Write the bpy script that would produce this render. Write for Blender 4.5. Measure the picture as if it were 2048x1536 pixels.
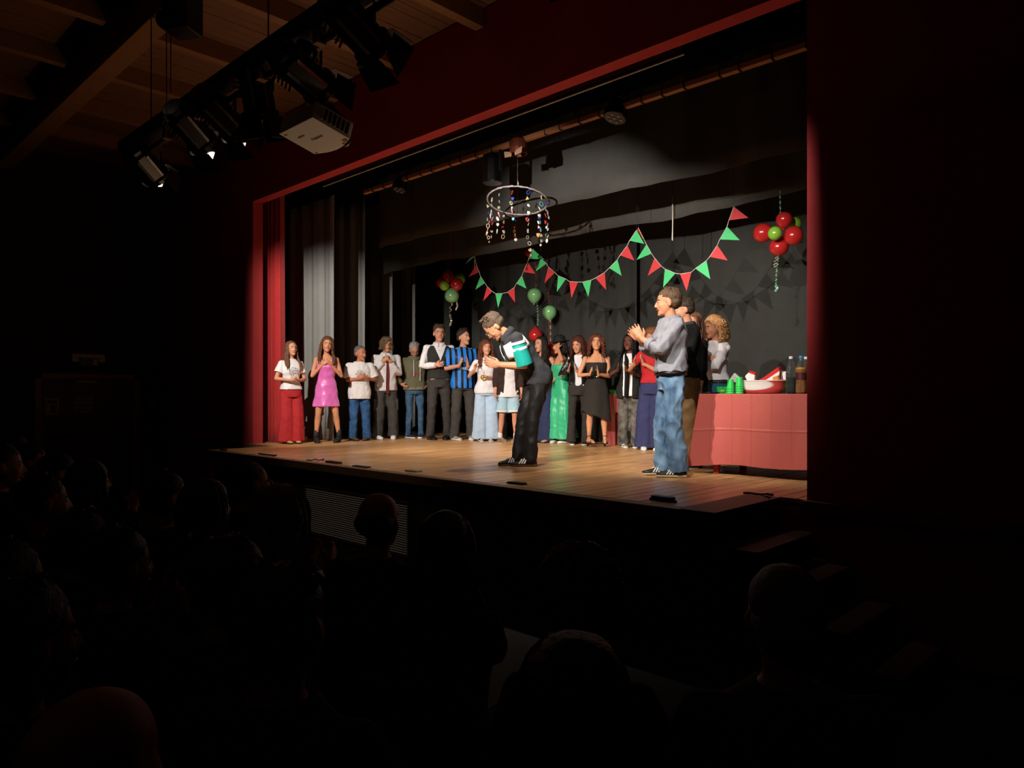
import bpy, bmesh, math, random
import numpy as np
from mathutils import Vector, Matrix

for o in list(bpy.data.objects):
    bpy.data.objects.remove(o, do_unlink=True)
SC = bpy.context.scene
COL = SC.collection
R = math.radians
PI = math.pi
rnd = random.Random(7)

# ------------------------------------------------------------------ camera
FPX, HOR, CAMZ, YAW = 1454.0, 787.0, 1.72, R(44)
STAGE = 0.95
cam = bpy.data.cameras.new('camera')
cam.sensor_width = 36
cam.lens = FPX / 2048 * 36
cam.shift_y = (HOR - 768) / 2048
cam.clip_start = 0.05
camo = bpy.data.objects.new('camera', cam)
COL.objects.link(camo)
camo.location = (0, 0, CAMZ)
camo.rotation_euler = (R(90), 0, YAW)
SC.camera = camo

# ------------------------------------------------------------------ world, view
W = bpy.data.worlds.new('world')
SC.world = W
W.use_nodes = True
W.node_tree.nodes['Background'].inputs[0].default_value = (0.9, 0.7, 0.55, 1)
W.node_tree.nodes['Background'].inputs[1].default_value = 0.0006
SC.view_settings.view_transform = 'Standard'
SC.view_settings.look = 'None'
SC.view_settings.gamma = 1
SC.view_settings.use_curve_mapping = False
SC.view_settings.exposure = 0.0

# ------------------------------------------------------------------ measuring helpers (photograph pixel -> place in the hall)
CY, SY = math.cos(YAW), math.sin(YAW)
def at_depth(px, py, d):
    t = (px - 1024) / FPX
    return Vector((d * (-SY + t * CY), d * (CY + t * SY), CAMZ + (HOR - py) / FPX * d))
def on_z(px, py, z):
    return at_depth(px, py, (CAMZ - z) * FPX / (py - HOR))
def on_y(px, py, y):
    t = (px - 1024) / FPX
    return at_depth(px, py, y / (CY + t * SY))
def on_x(px, py, x):
    t = (px - 1024) / FPX
    return at_depth(px, py, x / (-SY + t * CY))

# ------------------------------------------------------------------ stage lamps (one behind the lens of each truss spotlight)
LENS = [on_y(310, 350, 2.75), on_y(405, 285, 2.75), on_y(470, 258, 2.75), on_y(640, 175, 2.75), on_y(748, 95, 2.75), Vector((-2.3, 2.75, 3.95)), Vector((-0.5, 2.75, 3.95))]
def spot(loc, aim, watts, size, blend, col=(1, .94, .88), rad=.012):
    l = bpy.data.lights.new('stage_or_fill_lamp', 'SPOT')
    l.energy = watts
    l.spot_size = R(size)
    l.spot_blend = blend
    l.color = col
    l.shadow_soft_size = rad
    o = bpy.data.objects.new('stage_or_fill_lamp', l)
    COL.objects.link(o)
    o.location = loc
    d = Vector(aim) - Vector(loc)
    o.rotation_euler = d.to_track_quat('-Z', 'Y').to_euler()
    return o
AIMS = [((-10.5, 6.3, 2.2), 860, 50, .7), ((-9.0, 7.6, 1.4), 560, 46, .6), ((-7.6, 7.7, 1.6), 560, 46, .6), ((-5.8, 7.2, 2.85), 640, 54, .55),
        ((-4.6, 7.0, 2.15), 680, 56, .55), ((-3.2, 7.0, 2.1), 540, 50, .55), ((-3.1, 6.6, 1.6), 90, 36, .7)]
LAMPS = [(LENS[i] + (Vector(a[0]) - LENS[i]).normalized() * .03,) + a for i, a in enumerate(AIMS)]
for a in LAMPS:
    spot(*a)
# downlight added at the batten lamps to brighten the deck and its bounce
for px, py, w in ((1232, 236, 70), (800, 380, 200), (1043, 300, 170)):
    c = on_y(px, py, 6.0)
    spot((c.x, 5.93, c.z - .08), (c.x - .05, 6.35, STAGE), w, 96, .9, (1, .86, .70), .06)
# added warm uplights at the stage lip, standing in for bounce off the deck
for x in (-9.0, -7.2, -5.4, -3.6):
    spot((x, 5.17, STAGE + .05), (x, 4.6, STAGE + 3.0), 30, 84, .9, (1, .66, .40), .06)
spot((-4.7, 5.1, STAGE + .05), on_y(628, 272, 2.75), 70, 22, .9, (1, .72, .48), .05)  # added uplight without a fixture, brightens the underside of the projector
# added dim fill without a fixture, brightens the grille and stage front
spot((-6.4, 1.2, 5.3), (-6.5, 4.2, .35), 40, 36, .7, (1, .84, .68), .08)
# added dim fill at the back of the hall, standing in for stray bounce
hl = bpy.data.lights.new('hall_fill_light', 'POINT'); hl.energy = 1.8; hl.color = (1, .80, .62); hl.shadow_soft_size = .15
ho = bpy.data.objects.new('hall_fill_light', hl); COL.objects.link(ho); ho.location = (-1.5, -1.6, 5.2)

# ------------------------------------------------------------------ materials
def lin(h):
    h = h.lstrip('#')
    r = []
    for i in (0, 2, 4):
        c = int(h[i:i + 2], 16) / 255
        r.append(c / 12.92 if c <= .04045 else ((c + .055) / 1.055) ** 2.4)
    return tuple(r) + (1,)
MATS = {}
def mat(name, hexc, rough=.6, metal=0.0, var=0.0, scale=20, bump=0.0, bscale=30, stretch=(1, 1, 1), sheen=0.0, trans=0.0, ior=1.45, emit=None, spec=.5, coat=0.0, hex2=None):
    if name in MATS:
        return MATS[name]
    m = bpy.data.materials.new(name)
    m.use_nodes = True
    nt = m.node_tree
    b = nt.nodes['Principled BSDF']
    c = lin(hexc)
    b.inputs['Base Color'].default_value = c
    b.inputs['Roughness'].default_value = rough
    b.inputs['Metallic'].default_value = metal
    b.inputs['Specular IOR Level'].default_value = spec
    b.inputs['IOR'].default_value = ior
    if sheen:
        b.inputs['Sheen Weight'].default_value = sheen
        b.inputs['Sheen Roughness'].default_value = .5
    if trans:
        b.inputs['Transmission Weight'].default_value = trans
    if coat:
        b.inputs['Coat Weight'].default_value = coat
        b.inputs['Coat Roughness'].default_value = .15
    if emit:
        b.inputs['Emission Color'].default_value = lin(emit[0])
        b.inputs['Emission Strength'].default_value = emit[1]
    tc = nt.nodes.new('ShaderNodeTexCoord')
    mp = nt.nodes.new('ShaderNodeMapping')
    mp.inputs['Scale'].default_value = stretch
    nt.links.new(tc.outputs['Object'], mp.inputs['Vector'])
    if var or hex2:
        n = nt.nodes.new('ShaderNodeTexNoise')
        n.inputs['Scale'].default_value = scale
        n.inputs['Detail'].default_value = 4
        nt.links.new(mp.outputs[0], n.inputs['Vector'])
        rp = nt.nodes.new('ShaderNodeValToRGB')
        rp.color_ramp.elements[0].position = .3
        rp.color_ramp.elements[1].position = .7
        c2 = lin(hex2) if hex2 else tuple(x * (1 - var) for x in c[:3]) + (1,)
        rp.color_ramp.elements[0].color = c2
        rp.color_ramp.elements[1].color = c
        nt.links.new(n.outputs[0], rp.inputs[0])
        nt.links.new(rp.outputs[0], b.inputs['Base Color'])
    if bump:
        n2 = nt.nodes.new('ShaderNodeTexNoise')
        n2.inputs['Scale'].default_value = bscale
        n2.inputs['Detail'].default_value = 3
        nt.links.new(mp.outputs[0], n2.inputs['Vector'])
        bp = nt.nodes.new('ShaderNodeBump')
        bp.inputs['Strength'].default_value = bump
        bp.inputs['Distance'].default_value = .02
        nt.links.new(n2.outputs[0], bp.inputs['Height'])
        nt.links.new(bp.outputs[0], b.inputs['Normal'])
    MATS[name] = m
    return m
def cloth(name, hexc, rough=.85, var=.15, bump=.35, bscale=14, **k):
    return mat(name, hexc, rough, var=var, scale=9, bump=bump, bscale=bscale, spec=k.pop('spec', .2), **k)
def hairmat(name, hexc, hex2=None):
    return mat(name, hexc, .5, scale=30, var=.5, stretch=(3, 3, .6), bump=.6, bscale=60, hex2=hex2, spec=.4)

def print_mat(name, base, ink, cz, rx, rz, cx=0, sc=60, th=.52, rough=.85):
    """a shirt whose front carries a sketchy printed patch"""
    m = cloth(name, base, rough, var=.06)
    nt = m.node_tree
    b = nt.nodes['Principled BSDF']
    src = b.inputs['Base Color'].links[0].from_socket
    tc = nt.nodes.new('ShaderNodeTexCoord')
    sp = nt.nodes.new('ShaderNodeSeparateXYZ')
    nt.links.new(tc.outputs['Object'], sp.inputs[0])
    def mth(op, a, bb=None, cc=None):
        n = nt.nodes.new('ShaderNodeMath')
        n.operation = op
        for i, v in enumerate((a, bb, cc)):
            if v is None:
                continue
            if isinstance(v, (int, float)):
                n.inputs[i].default_value = v
            else:
                nt.links.new(v, n.inputs[i])
        return n.outputs[0]
    dx = mth('DIVIDE', mth('SUBTRACT', sp.outputs[0], cx), rx)
    dz = mth('DIVIDE', mth('SUBTRACT', sp.outputs[2], cz), rz)
    rr = mth('ADD', mth('MULTIPLY', dx, dx), mth('MULTIPLY', dz, dz))
    ins = mth('MULTIPLY', mth('LESS_THAN', rr, 1.0), mth('GREATER_THAN', sp.outputs[1], 0.03))
    n = nt.nodes.new('ShaderNodeTexNoise')
    n.inputs['Scale'].default_value = sc
    n.inputs['Detail'].default_value = 2
    nt.links.new(tc.outputs['Object'], n.inputs['Vector'])
    fac = mth('MULTIPLY', ins, mth('GREATER_THAN', n.outputs[0], th))
    mx = nt.nodes.new('ShaderNodeMix')
    mx.data_type = 'RGBA'
    nt.links.new(fac, mx.inputs[0])
    nt.links.new(src, mx.inputs[6])
    mx.inputs[7].default_value = lin(ink)
    nt.links.new(mx.outputs[2], b.inputs['Base Color'])
    return m

def stripe_mat(name, c1, c2, period, duty=.45, axis=0, rough=.5, shift=0.0):
    m = mat(name, c1, rough, var=.05, bump=.25, bscale=14, spec=.3)
    nt = m.node_tree
    b = nt.nodes['Principled BSDF']
    tc = nt.nodes.new('ShaderNodeTexCoord')
    sp = nt.nodes.new('ShaderNodeSeparateXYZ')
    nt.links.new(tc.outputs['Object'], sp.inputs[0])
    d = nt.nodes.new('ShaderNodeMath'); d.operation = 'MULTIPLY_ADD'
    nt.links.new(sp.outputs[axis], d.inputs[0]); d.inputs[1].default_value = 1 / period; d.inputs[2].default_value = 100.5 + shift
    f = nt.nodes.new('ShaderNodeMath'); f.operation = 'FRACT'
    nt.links.new(d.outputs[0], f.inputs[0])
    g = nt.nodes.new('ShaderNodeMath'); g.operation = 'LESS_THAN'
    nt.links.new(f.outputs[0], g.inputs[0]); g.inputs[1].default_value = duty
    mx = nt.nodes.new('ShaderNodeMix'); mx.data_type = 'RGBA'
    nt.links.new(g.outputs[0], mx.inputs[0])
    mx.inputs[6].default_value = lin(c1); mx.inputs[7].default_value = lin(c2)
    nt.links.new(mx.outputs[2], b.inputs['Base Color'])
    return m

# ------------------------------------------------------------------ mesh building
class B:
    """collects shapes; build() links them as ONE mesh object"""
    def __init__(s):
        s.v = []; s.f = []
    def add(s, v, f):
        n = len(s.v)
        s.v += [tuple(p) for p in v]
        s.f += [tuple(i + n for i in q) for q in f]
        return s
    def box(s, lo, hi, M=None):
        x0, y0, z0 = lo; x1, y1, z1 = hi
        v = [(x0, y0, z0), (x1, y0, z0), (x1, y1, z0), (x0, y1, z0), (x0, y0, z1), (x1, y0, z1), (x1, y1, z1), (x0, y1, z1)]
        if M is not None:
            v = [M @ Vector(p) for p in v]
        return s.add(v, [(0, 3, 2, 1), (4, 5, 6, 7), (0, 1, 5, 4), (1, 2, 6, 5), (2, 3, 7, 6), (3, 0, 4, 7)])
    def ell(s, c, r, M=None, nu=12, nv=8):
        v = [(0, 0, -1)]
        for j in range(1, nv):
            a = -PI / 2 + PI * j / nv
            for i in range(nu):
                b = 2 * PI * i / nu
                v.append((math.cos(a) * math.cos(b), math.cos(a) * math.sin(b), math.sin(a)))
        v.append((0, 0, 1))
        f = []
        for i in range(nu):
            f.append((0, 1 + (i + 1) % nu, 1 + i))
            for j in range(nv - 2):
                a = 1 + j * nu
                f.append((a + i, a + (i + 1) % nu, a + nu + (i + 1) % nu, a + nu + i))
            a = 1 + (nv - 2) * nu
            f.append((a + i, a + (i + 1) % nu, len(v) - 1))
        c = Vector(c)
        out = []
        for p in v:
            q = Vector((p[0] * r[0], p[1] * r[1], p[2] * r[2]))
            if M is not None:
                q = M @ q
            out.append(c + q)
        return s.add(out, f)
    def tube(s, pts, rad, n=8, rounded=True, closed=False, flat=1.0):
        pts = [Vector(p) for p in pts]
        k = len(pts)
        if not hasattr(rad, '__len__'):
            rad = [rad] * k
        rad = list(rad)
        if rounded and not closed:
            d0 = (pts[0] - pts[1]).normalized(); d1 = (pts[-1] - pts[-2]).normalized()
            a, b = rad[0], rad[-1]
            pts = [pts[0] + d0 * a * .95, pts[0] + d0 * a * .6] + pts + [pts[-1] + d1 * b * .6, pts[-1] + d1 * b * .95]
            rad = [a * .3, a * .8] + rad + [b * .8, b * .3]
            k = len(pts)
        t = []
        for i in range(k):
            a = pts[(i - 1) % k] if (closed or i > 0) else pts[i]
            b = pts[(i + 1) % k] if (closed or i < k - 1) else pts[i]
            q = (b - a)
            t.append(q.normalized() if q.length > 1e-9 else Vector((0, 0, 1)))
        u = t[0].orthogonal().normalized()
        v = []
        for i in range(k):
            u = (u - t[i] * u.dot(t[i]))
            u = u.normalized() if u.length > 1e-6 else t[i].orthogonal().normalized()
            w = t[i].cross(u)
            for j in range(n):
                a = 2 * PI * j / n
                v.append(pts[i] + (u * math.cos(a) + w * math.sin(a) * flat) * rad[i])
        f = []
        for i in range(k if closed else k - 1):
            i2 = (i + 1) % k
            for j in range(n):
                f.append((i * n + j, i * n + (j + 1) % n, i2 * n + (j + 1) % n, i2 * n + j))
        if not closed:
            f.append(tuple(reversed(range(n))))
            f.append(tuple((k - 1) * n + j for j in range(n)))
        return s.add(v, f)
    def rings(s, rs, cap=True):
        """rs: list of equal-length point rings"""
        n = len(rs[0])
        v = [p for r in rs for p in r]
        f = []
        for i in range(len(rs) - 1):
            for j in range(n):
                f.append((i * n + j, i * n + (j + 1) % n, (i + 1) * n + (j + 1) % n, (i + 1) * n + j))
        if cap:
            f.append(tuple(reversed(range(n))))
            f.append(tuple((len(rs) - 1) * n + j for j in range(n)))
        return s.add(v, f)
    def lathe(s, prof, n=20, c=(0, 0, 0), M=None):
        c = Vector(c)
        rs = []
        for r, z in prof:
            ring = []
            for j in range(n):
                p = Vector((r * math.cos(2 * PI * j / n), r * math.sin(2 * PI * j / n), z))
                if M is not None:
                    p = M @ p
                ring.append(c + p)
            rs.append(ring)
        return s.rings(rs)
    def prism(s, poly, y0, y1, M=None):
        """polygon in local XZ, extruded along Y"""
        n = len(poly)
        v = [Vector((p[0], y0, p[1])) for p in poly] + [Vector((p[0], y1, p[1])) for p in poly]
        if M is not None:
            v = [M @ p for p in v]
        f = [tuple(range(n)), tuple(reversed(range(n, 2 * n)))]
        for i in range(n):
            j = (i + 1) % n
            f.append((i, i + n, j + n, j))
        return s.add(v, f)
    def sheet(s, rows, th=0.0):
        """grid of points as a surface (rows of equal length); th gives it a back"""
        m = len(rows); n = len(rows[0])
        v = [Vector(p) for r in rows for p in r]
        f = []
        for i in range(m - 1):
            for j in range(n - 1):
                f.append((i * n + j, i * n + j + 1, (i + 1) * n + j + 1, (i + 1) * n + j))
        s.add(v, f)
        return s
    def mesh(s, name, smooth=False):
        me = bpy.data.meshes.new(name)
        me.from_pydata(s.v, [], s.f)
        me.update()
        if smooth:
            me.polygons.foreach_set('use_smooth', [True] * len(me.polygons))
        return me
    def build(s, name, m, parent=None, smooth=False, loc=None, bevel=0.0, solid=0.0):
        o = bpy.data.objects.new(name, s.mesh(name, smooth))
        COL.objects.link(o)
        if m is not None:
            o.data.materials.append(m)
        if parent is not None:
            o.parent = parent
        if loc is not None:
            o.location = loc
        if solid:
            md = o.modifiers.new('solid', 'SOLIDIFY'); md.thickness = solid; md.offset = 0
        if bevel:
            md = o.modifiers.new('bevel', 'BEVEL'); md.width = bevel; md.segments = 2; md.limit_method = 'ANGLE'
        return o
BAKE = []
def remesh(o, vox, wrinkle=0.0, seed=0, smooth=2, adapt=0.0):
    md = o.modifiers.new('remesh', 'REMESH')
    md.mode = 'VOXEL'; md.voxel_size = vox; md.use_smooth_shade = True; md.adaptivity = adapt
    if smooth:
        sm = o.modifiers.new('smooth', 'SMOOTH'); sm.iterations = smooth; sm.factor = .5
    BAKE.append((o, wrinkle, seed))
    return o
def bake_all():
    bpy.context.view_layer.update()
    dg0 = bpy.context.evaluated_depsgraph_get()
    for o in LETTERS:                      # type outlines become plain meshes
        me = bpy.data.meshes.new_from_object(o.evaluated_get(dg0))
        me.name = 'lettering'
        n = bpy.data.objects.new('lettering', me)
        COL.objects.link(n)
        n.parent = o.parent; n.location = o.location; n.rotation_euler = o.rotation_euler
        bpy.data.objects.remove(o)
    bpy.context.view_layer.update()
    dg = bpy.context.evaluated_depsgraph_get()
    new = [(o, bpy.data.meshes.new_from_object(o.evaluated_get(dg)), w, s) for o, w, s in BAKE]
    for o, me, w, s in new:
        o.modifiers.clear()
        old = o.data
        o.data = me
        me.name = o.name
        if not me.materials and old.materials:
            me.materials.append(old.materials[0])
        if w:
            n = len(me.vertices)
            co = np.empty(n * 3); no = np.empty(n * 3)
            me.vertices.foreach_get('co', co); me.vertices.foreach_get('normal', no)
            co = co.reshape(-1, 3); no = no.reshape(-1, 3)
            rg = np.random.default_rng(s)
            d = np.zeros(n)
            for k in range(9):
                q = rg.normal(size=3); q /= np.linalg.norm(q)
                q *= rg.uniform(18, 60); q[2] *= .75
                ph = rg.uniform(0, 6.28)
                warp = np.sin(co @ (rg.normal(size=3) * 12) + rg.uniform(0, 6))
                d += (1 - 2 * np.abs(np.sin(co @ q * .5 + ph + warp))) / 9 * 1.8
            co = co + no * (d * w)[:, None]
            me.vertices.foreach_set('co', co.ravel())
            me.update()
        bpy.data.meshes.remove(old)
def tag(o, label=None, cat=None, group=None, kind=None):
    if label: o['label'] = label
    if cat: o['category'] = cat
    if group: o['group'] = group
    if kind: o['kind'] = kind
    return o
def thing(name, label, cat, loc=(0, 0, 0), rz=0.0, group=None):
    o = bpy.data.objects.new(name, None)
    o.empty_display_size = .1
    COL.objects.link(o)
    o.location = loc
    o.rotation_euler = (0, 0, rz)
    return tag(o, label, cat, group)
def struct(o):
    o['kind'] = 'structure'
    return o
def copy_part(o, parent, loc=None):
    c = o.copy()
    COL.objects.link(c)
    c.parent = parent
    if loc is not None:
        c.location = loc
    return c
LETTERS = []
def lettering(txt, size, m, parent, loc, rot, ext=.001, name='lettering', align='CENTER'):
    cu = bpy.data.curves.new(name, 'FONT')
    cu.body = txt; cu.size = size; cu.extrude = ext; cu.align_x = align; cu.align_y = 'CENTER'
    o = bpy.data.objects.new(name, cu)
    COL.objects.link(o)
    cu.materials.append(m)
    o.parent = parent
    o.location = loc
    o.rotation_euler = rot
    LETTERS.append(o)
    return o
# ================================================================== THE SETTING
PY0, PY1 = 5.27, 5.43          # proscenium wall: front and back face
PXL, PXR, PZT = -10.62, -2.12, 4.67
XL, XR, ZC = -14.0, 3.2, 5.75
APY = 4.26                     # apron front edge
AXL, AXR = -9.95, -2.30

M_wallred = mat('painted_red_plaster', '#bd3d3d', .75, var=.08, scale=6, bump=.05, bscale=80, spec=.3)
M_walldark = mat('dark_painted_wall', '#3a3028', .85, var=.15, scale=3)
M_black = mat('black_painted_board', '#0b0b0a', .8, var=.2)
M_stagefront = mat('dark_green_painted_front', '#23251a', .8, var=.15, scale=4)
M_velvet = mat('black_velvet', '#040404', .95, spec=.05)
M_floor = mat('hall_floor_grey', '#2c2822', .5, var=.2, scale=3)
M_pine = mat('ceiling_pine', '#7d5537', .6, var=.3, scale=6, stretch=(6, .7, 6), bump=.2, bscale=20)
M_pine2 = mat('beam_pine', '#8f6440', .55, var=.25, scale=5, stretch=(.6, 6, 6))
M_trim = mat('pale_wood_trim', '#8d6a4a', .5, var=.25, scale=5, stretch=(.5, 5, 5))
M_doorwood = mat('door_frame_wood', '#9a7552', .5, var=.2, scale=5)
M_red = mat('red_door_paint', '#5c1f1c', .45, var=.1)

# hall floor
b = B(); b.box((XL - .1, -3, -.06), (XR, 9.9, 0)); struct(b.build('floor', M_floor))
# proscenium wall
b = B()
b.box((XL, PY0, 0), (PXL, PY1, ZC)); b.box((PXR, PY0, 0), (XR, PY1, ZC))
b.box((PXL, PY0, PZT), (PXR, PY1, ZC)); b.box((PXL, PY0, 0), (PXR, PY1, STAGE - .06))
struct(b.build('wall_front', M_wallred))
b = B(); b.box((XL - .12, -3, 0), (XL, PY1, ZC)); wl = struct(b.build('wall_left', M_walldark))
b = B(); b.box((XR, -3, 0), (XR + .12, 10, ZC)); struct(b.build('wall_right', M_walldark))
b = B(); b.box((XL - .1, 9.75, 0), (XR, 9.9, ZC + .3)); struct(b.build('wall_back', M_velvet))
b = B(); b.box((XL - .12, PY1, 0), (XL, 9.75, ZC)); struct(b.build('wall_stage_side', M_velvet))
b = B(); b.box((XL - .1, PY1, ZC), (XR, 9.9, ZC + .1)); struct(b.build('ceiling', M_velvet))
b = B(); b.box((XL - .12, -3.12, 0), (XR + .12, -3, ZC)); struct(b.build('wall_rear', M_walldark))

# hall ceiling: boards, purlins and beams
b = B(); b.box((XL - .12, -3, ZC + .04), (XR + .12, PY1, ZC + .14))
ceil = struct(b.build('ceiling', M_walldark))
bm_ = B(); bm_.box((-.0725, -2.95, 0), (.0725, PY0 - .01, .03)); board_me = bm_.mesh('board'); board_me.materials.append(M_pine)
x = XL + .1; k = 0
while x < -1.0:
    o = bpy.data.objects.new('board', board_me); COL.objects.link(o); o.parent = ceil
    o.location = (x, 0, ZC + rnd.uniform(0, .006)); x += .15
pb = B(); pb.box((-.06, -2.95, 0), (.06, PY0 - .01, .2)); pm = pb.mesh('purlin'); pm.materials.append(M_pine2)
for x in (-12.4, -11.05, -9.67, -8.27, -6.92, -5.55, -4.15, -2.75):
    o = bpy.data.objects.new('purlin', pm); COL.objects.link(o); o.parent = ceil; o.location = (x, 0, ZC - .2)
for y in (2.72,):
    b = B(); b.box((XL + .02, y - .11, ZC - .42), (-1, y + .11, ZC)); b.build('beam', M_pine2, ceil, bevel=.01)

# ---- stage deck: planks running upstage
def plank_mat():
    m = bpy.data.materials.new('oiled_stage_planks')
    m.use_nodes = True
    nt = m.node_tree; L = nt.links
    b = nt.nodes['Principled BSDF']
    tc = nt.nodes.new('ShaderNodeTexCoord'); mp = nt.nodes.new('ShaderNodeMapping')
    oi = nt.nodes.new('ShaderNodeObjectInfo')
    mp.inputs['Scale'].default_value = (26, 1.1, 20)
    L.new(tc.outputs['Object'], mp.inputs[0])
    ad = nt.nodes.new('ShaderNodeVectorMath'); ad.operation = 'ADD'
    L.new(mp.outputs[0], ad.inputs[0])
    cb = nt.nodes.new('ShaderNodeCombineXYZ')
    mu = nt.nodes.new('ShaderNodeMath'); mu.operation = 'MULTIPLY'; mu.inputs[1].default_value = 97
    L.new(oi.outputs['Random'], mu.inputs[0]); L.new(mu.outputs[0], cb.inputs[0]); L.new(mu.outputs[0], cb.inputs[1]); L.new(cb.outputs[0], ad.inputs[1])
    n = nt.nodes.new('ShaderNodeTexNoise'); n.inputs['Scale'].default_value = 1.6; n.inputs['Detail'].default_value = 6; n.inputs['Roughness'].default_value = .65
    L.new(ad.outputs[0], n.inputs['Vector'])
    rp = nt.nodes.new('ShaderNodeValToRGB')
    e = rp.color_ramp.elements
    e[0].position = .25; e[0].color = lin('#97592b'); e[1].position = .75; e[1].color = lin('#ffcb8c')
    L.new(n.outputs[0], rp.inputs[0])
    hs = nt.nodes.new('ShaderNodeHueSaturation')
    mr = nt.nodes.new('ShaderNodeMapRange'); mr.inputs['To Min'].default_value = .8; mr.inputs['To Max'].default_value = 1.06
    L.new(oi.outputs['Random'], mr.inputs[0]); L.new(mr.outputs[0], hs.inputs['Value'])
    L.new(rp.outputs[0], hs.inputs['Color']); L.new(hs.outputs[0], b.inputs['Base Color'])
    rr = nt.nodes.new('ShaderNodeMapRange'); rr.inputs['To Min'].default_value = .22; rr.inputs['To Max'].default_value = .40
    L.new(n.outputs[0], rr.inputs[0]); L.new(rr.outputs[0], b.inputs['Roughness'])
    b.inputs['Specular IOR Level'].default_value = .5
    bp = nt.nodes.new('ShaderNodeBump'); bp.inputs['Strength'].default_value = .12; bp.inputs['Distance'].default_value = .01
    L.new(n.outputs[0], bp.inputs['Height']); L.new(bp.outputs[0], b.inputs['Normal'])
    return m
M_plank = plank_mat()
b = B(); b.box((XL, PY1, .3), (XR, 9.75, STAGE - .035)); b.box((AXL, APY + .12, .82), (AXR, PY1, STAGE - .035))
deck = struct(b.build('floor', M_black))
def plank_mesh(y0, y1, w=.1155):
    b = B()
    v = [(-w / 2, y0, -.03), (w / 2, y0, -.03), (w / 2, y1, -.03), (-w / 2, y1, -.03),
         (-w / 2, y0, -.003), (w / 2, y0, -.003), (w / 2, y1, -.003), (-w / 2, y1, -.003),
         (-w / 2 + .003, y0, 0), (w / 2 - .003, y0, 0), (w / 2 - .003, y1, 0), (-w / 2 + .003, y1, 0)]
    b.add(v, [(0, 3, 2, 1), (8, 9, 10, 11), (0, 1, 5, 4), (1, 2, 6, 5), (2, 3, 7, 6), (3, 0, 4, 7), (4, 5, 9, 8), (5, 6, 10, 9), (6, 7, 11, 10), (7, 4, 8, 11)])
    me = b.mesh('plank'); me.materials.append(M_plank); return me
pl_a = plank_mesh(APY + .10, 9.6); pl_b = plank_mesh(PY0 + .005, 9.6); pl_c = plank_mesh(4.92, 9.6)
pl_apron = [plank_mesh(APY + .10, 6.9 + i * .35) for i in range(3)]
pl_back = [plank_mesh(6.903 + i * .35, 9.6) for i in range(3)]
x = -11.7; i = 0
while x < -.9:
    def put(me):
        o = bpy.data.objects.new('plank', me); COL.objects.link(o); o.parent = deck; o.location = (x, 0, STAGE + rnd.uniform(-.0012, .0012))
    if x < AXL + .06 or x > AXR - .06:
        put(pl_b)
    else:
        q = i % 3
        put(pl_apron[q]); put(pl_back[q])
    x += .1225; i += 1
# apron edge and front
b = B(); b.box((AXL, APY, STAGE - .085), (AXR - .26, APY + .098, STAGE)); struct(b.build('trim_1', M_trim, bevel=.008))
b = B(); b.box((PXR - .02, PY0 - .07, STAGE - .09), (XR, PY0 - .002, STAGE + .0)); struct(b.build('trim_2', M_trim, bevel=.005))
b = B(); b.box((XL + .02, PY0 - .05, STAGE - .09), (AXL - .002, PY0 - .002, STAGE)); struct(b.build('trim_3', M_trim, bevel=.005))
b = B()
b.box((AXL + .05, APY + .14, 0), (AXR - .05, APY + .2, STAGE - .086))
b.box((AXL + .05, APY + .2, 0), (AXL + .11, PY0, STAGE - .086)); b.box((AXR - .11, APY + .2, 0), (AXR - .05, PY0, STAGE - .086))
struct(b.build('wall_stage_front', M_stagefront))
b = B()
for x0, x1 in ((AXL + .05, -7.58), (-5.62, AXR - .3)):
    b.box((x0, APY + .125, .03), (x1, APY + .14, .1))
struct(b.build('baseboard_stage', M_black))

# ---- ventilation grille in the stage front
vg = thing('vent_grille', 'wide metal louvre grille set low in the dark stage front', 'vent', (-6.6, APY + .14, .14))
M_steel = mat('brushed_grey_metal', '#9a968c', .35, metal=.8)
b = B()
b.box((-.95, -.02, -.02), (.95, 0, .0)); b.box((-.95, -.02, .5), (.95, 0, .52)); b.box((-.97, -.02, -.02), (-.95, 0, .52)); b.box((.95, -.02, -.02), (.97, 0, .52))
b.build('frame', M_steel, vg)
b = B(); b.box((-.95, -.003, 0), (.95, 0, .5)); b.build('back_panel', M_black, vg)
sl = B(); sl.add([(-.945, -.018, 0), (.945, -.018, 0), (.945, -.003, .010), (-.945, -.003, .010), (-.945, -.018, .003), (.945, -.018, .003), (.945, -.003, .013), (-.945, -.003, .013)],
                 [(0, 3, 2, 1), (4, 5, 6, 7), (0, 1, 5, 4), (1, 2, 6, 5), (2, 3, 7, 6), (3, 0, 4, 7)])
sm_ = sl.mesh('slat'); sm_.materials.append(mat('pale_slat_paint', '#dad5cb', .4))
for k in range(21):
    o = bpy.data.objects.new('slat', sm_); COL.objects.link(o); o.parent = vg; o.location = (0, 0, .008 + k * .0233)

# ---- side steps to the stage
M_tread = mat('brown_step_covering', '#5a3828', .55, var=.2, scale=8)
st = thing('staircase', 'brown side steps leading down from the right end of the stage apron', 'stairs', (-2.3, 4.78, 0))
b = B(); b.box((-.26, -.52, STAGE - .04), (.0, .46, STAGE + .004)); b.build('landing', M_tread, st, bevel=.006)
for k, (x0, x1, z) in enumerate(((.02, .27, .735), (.26, .53, .55), (.52, .81, .355), (.80, 1.1, .17))):
    b = B(); b.box((x0 - .02, -.48, z - .035), (x1, .42, z)); b.build('tread', M_tread, st, bevel=.006)
    b = B(); b.box((x0, -.46, 0), (x1 - .03, .40, z - .035)); b.build('riser', M_black, st)

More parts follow.
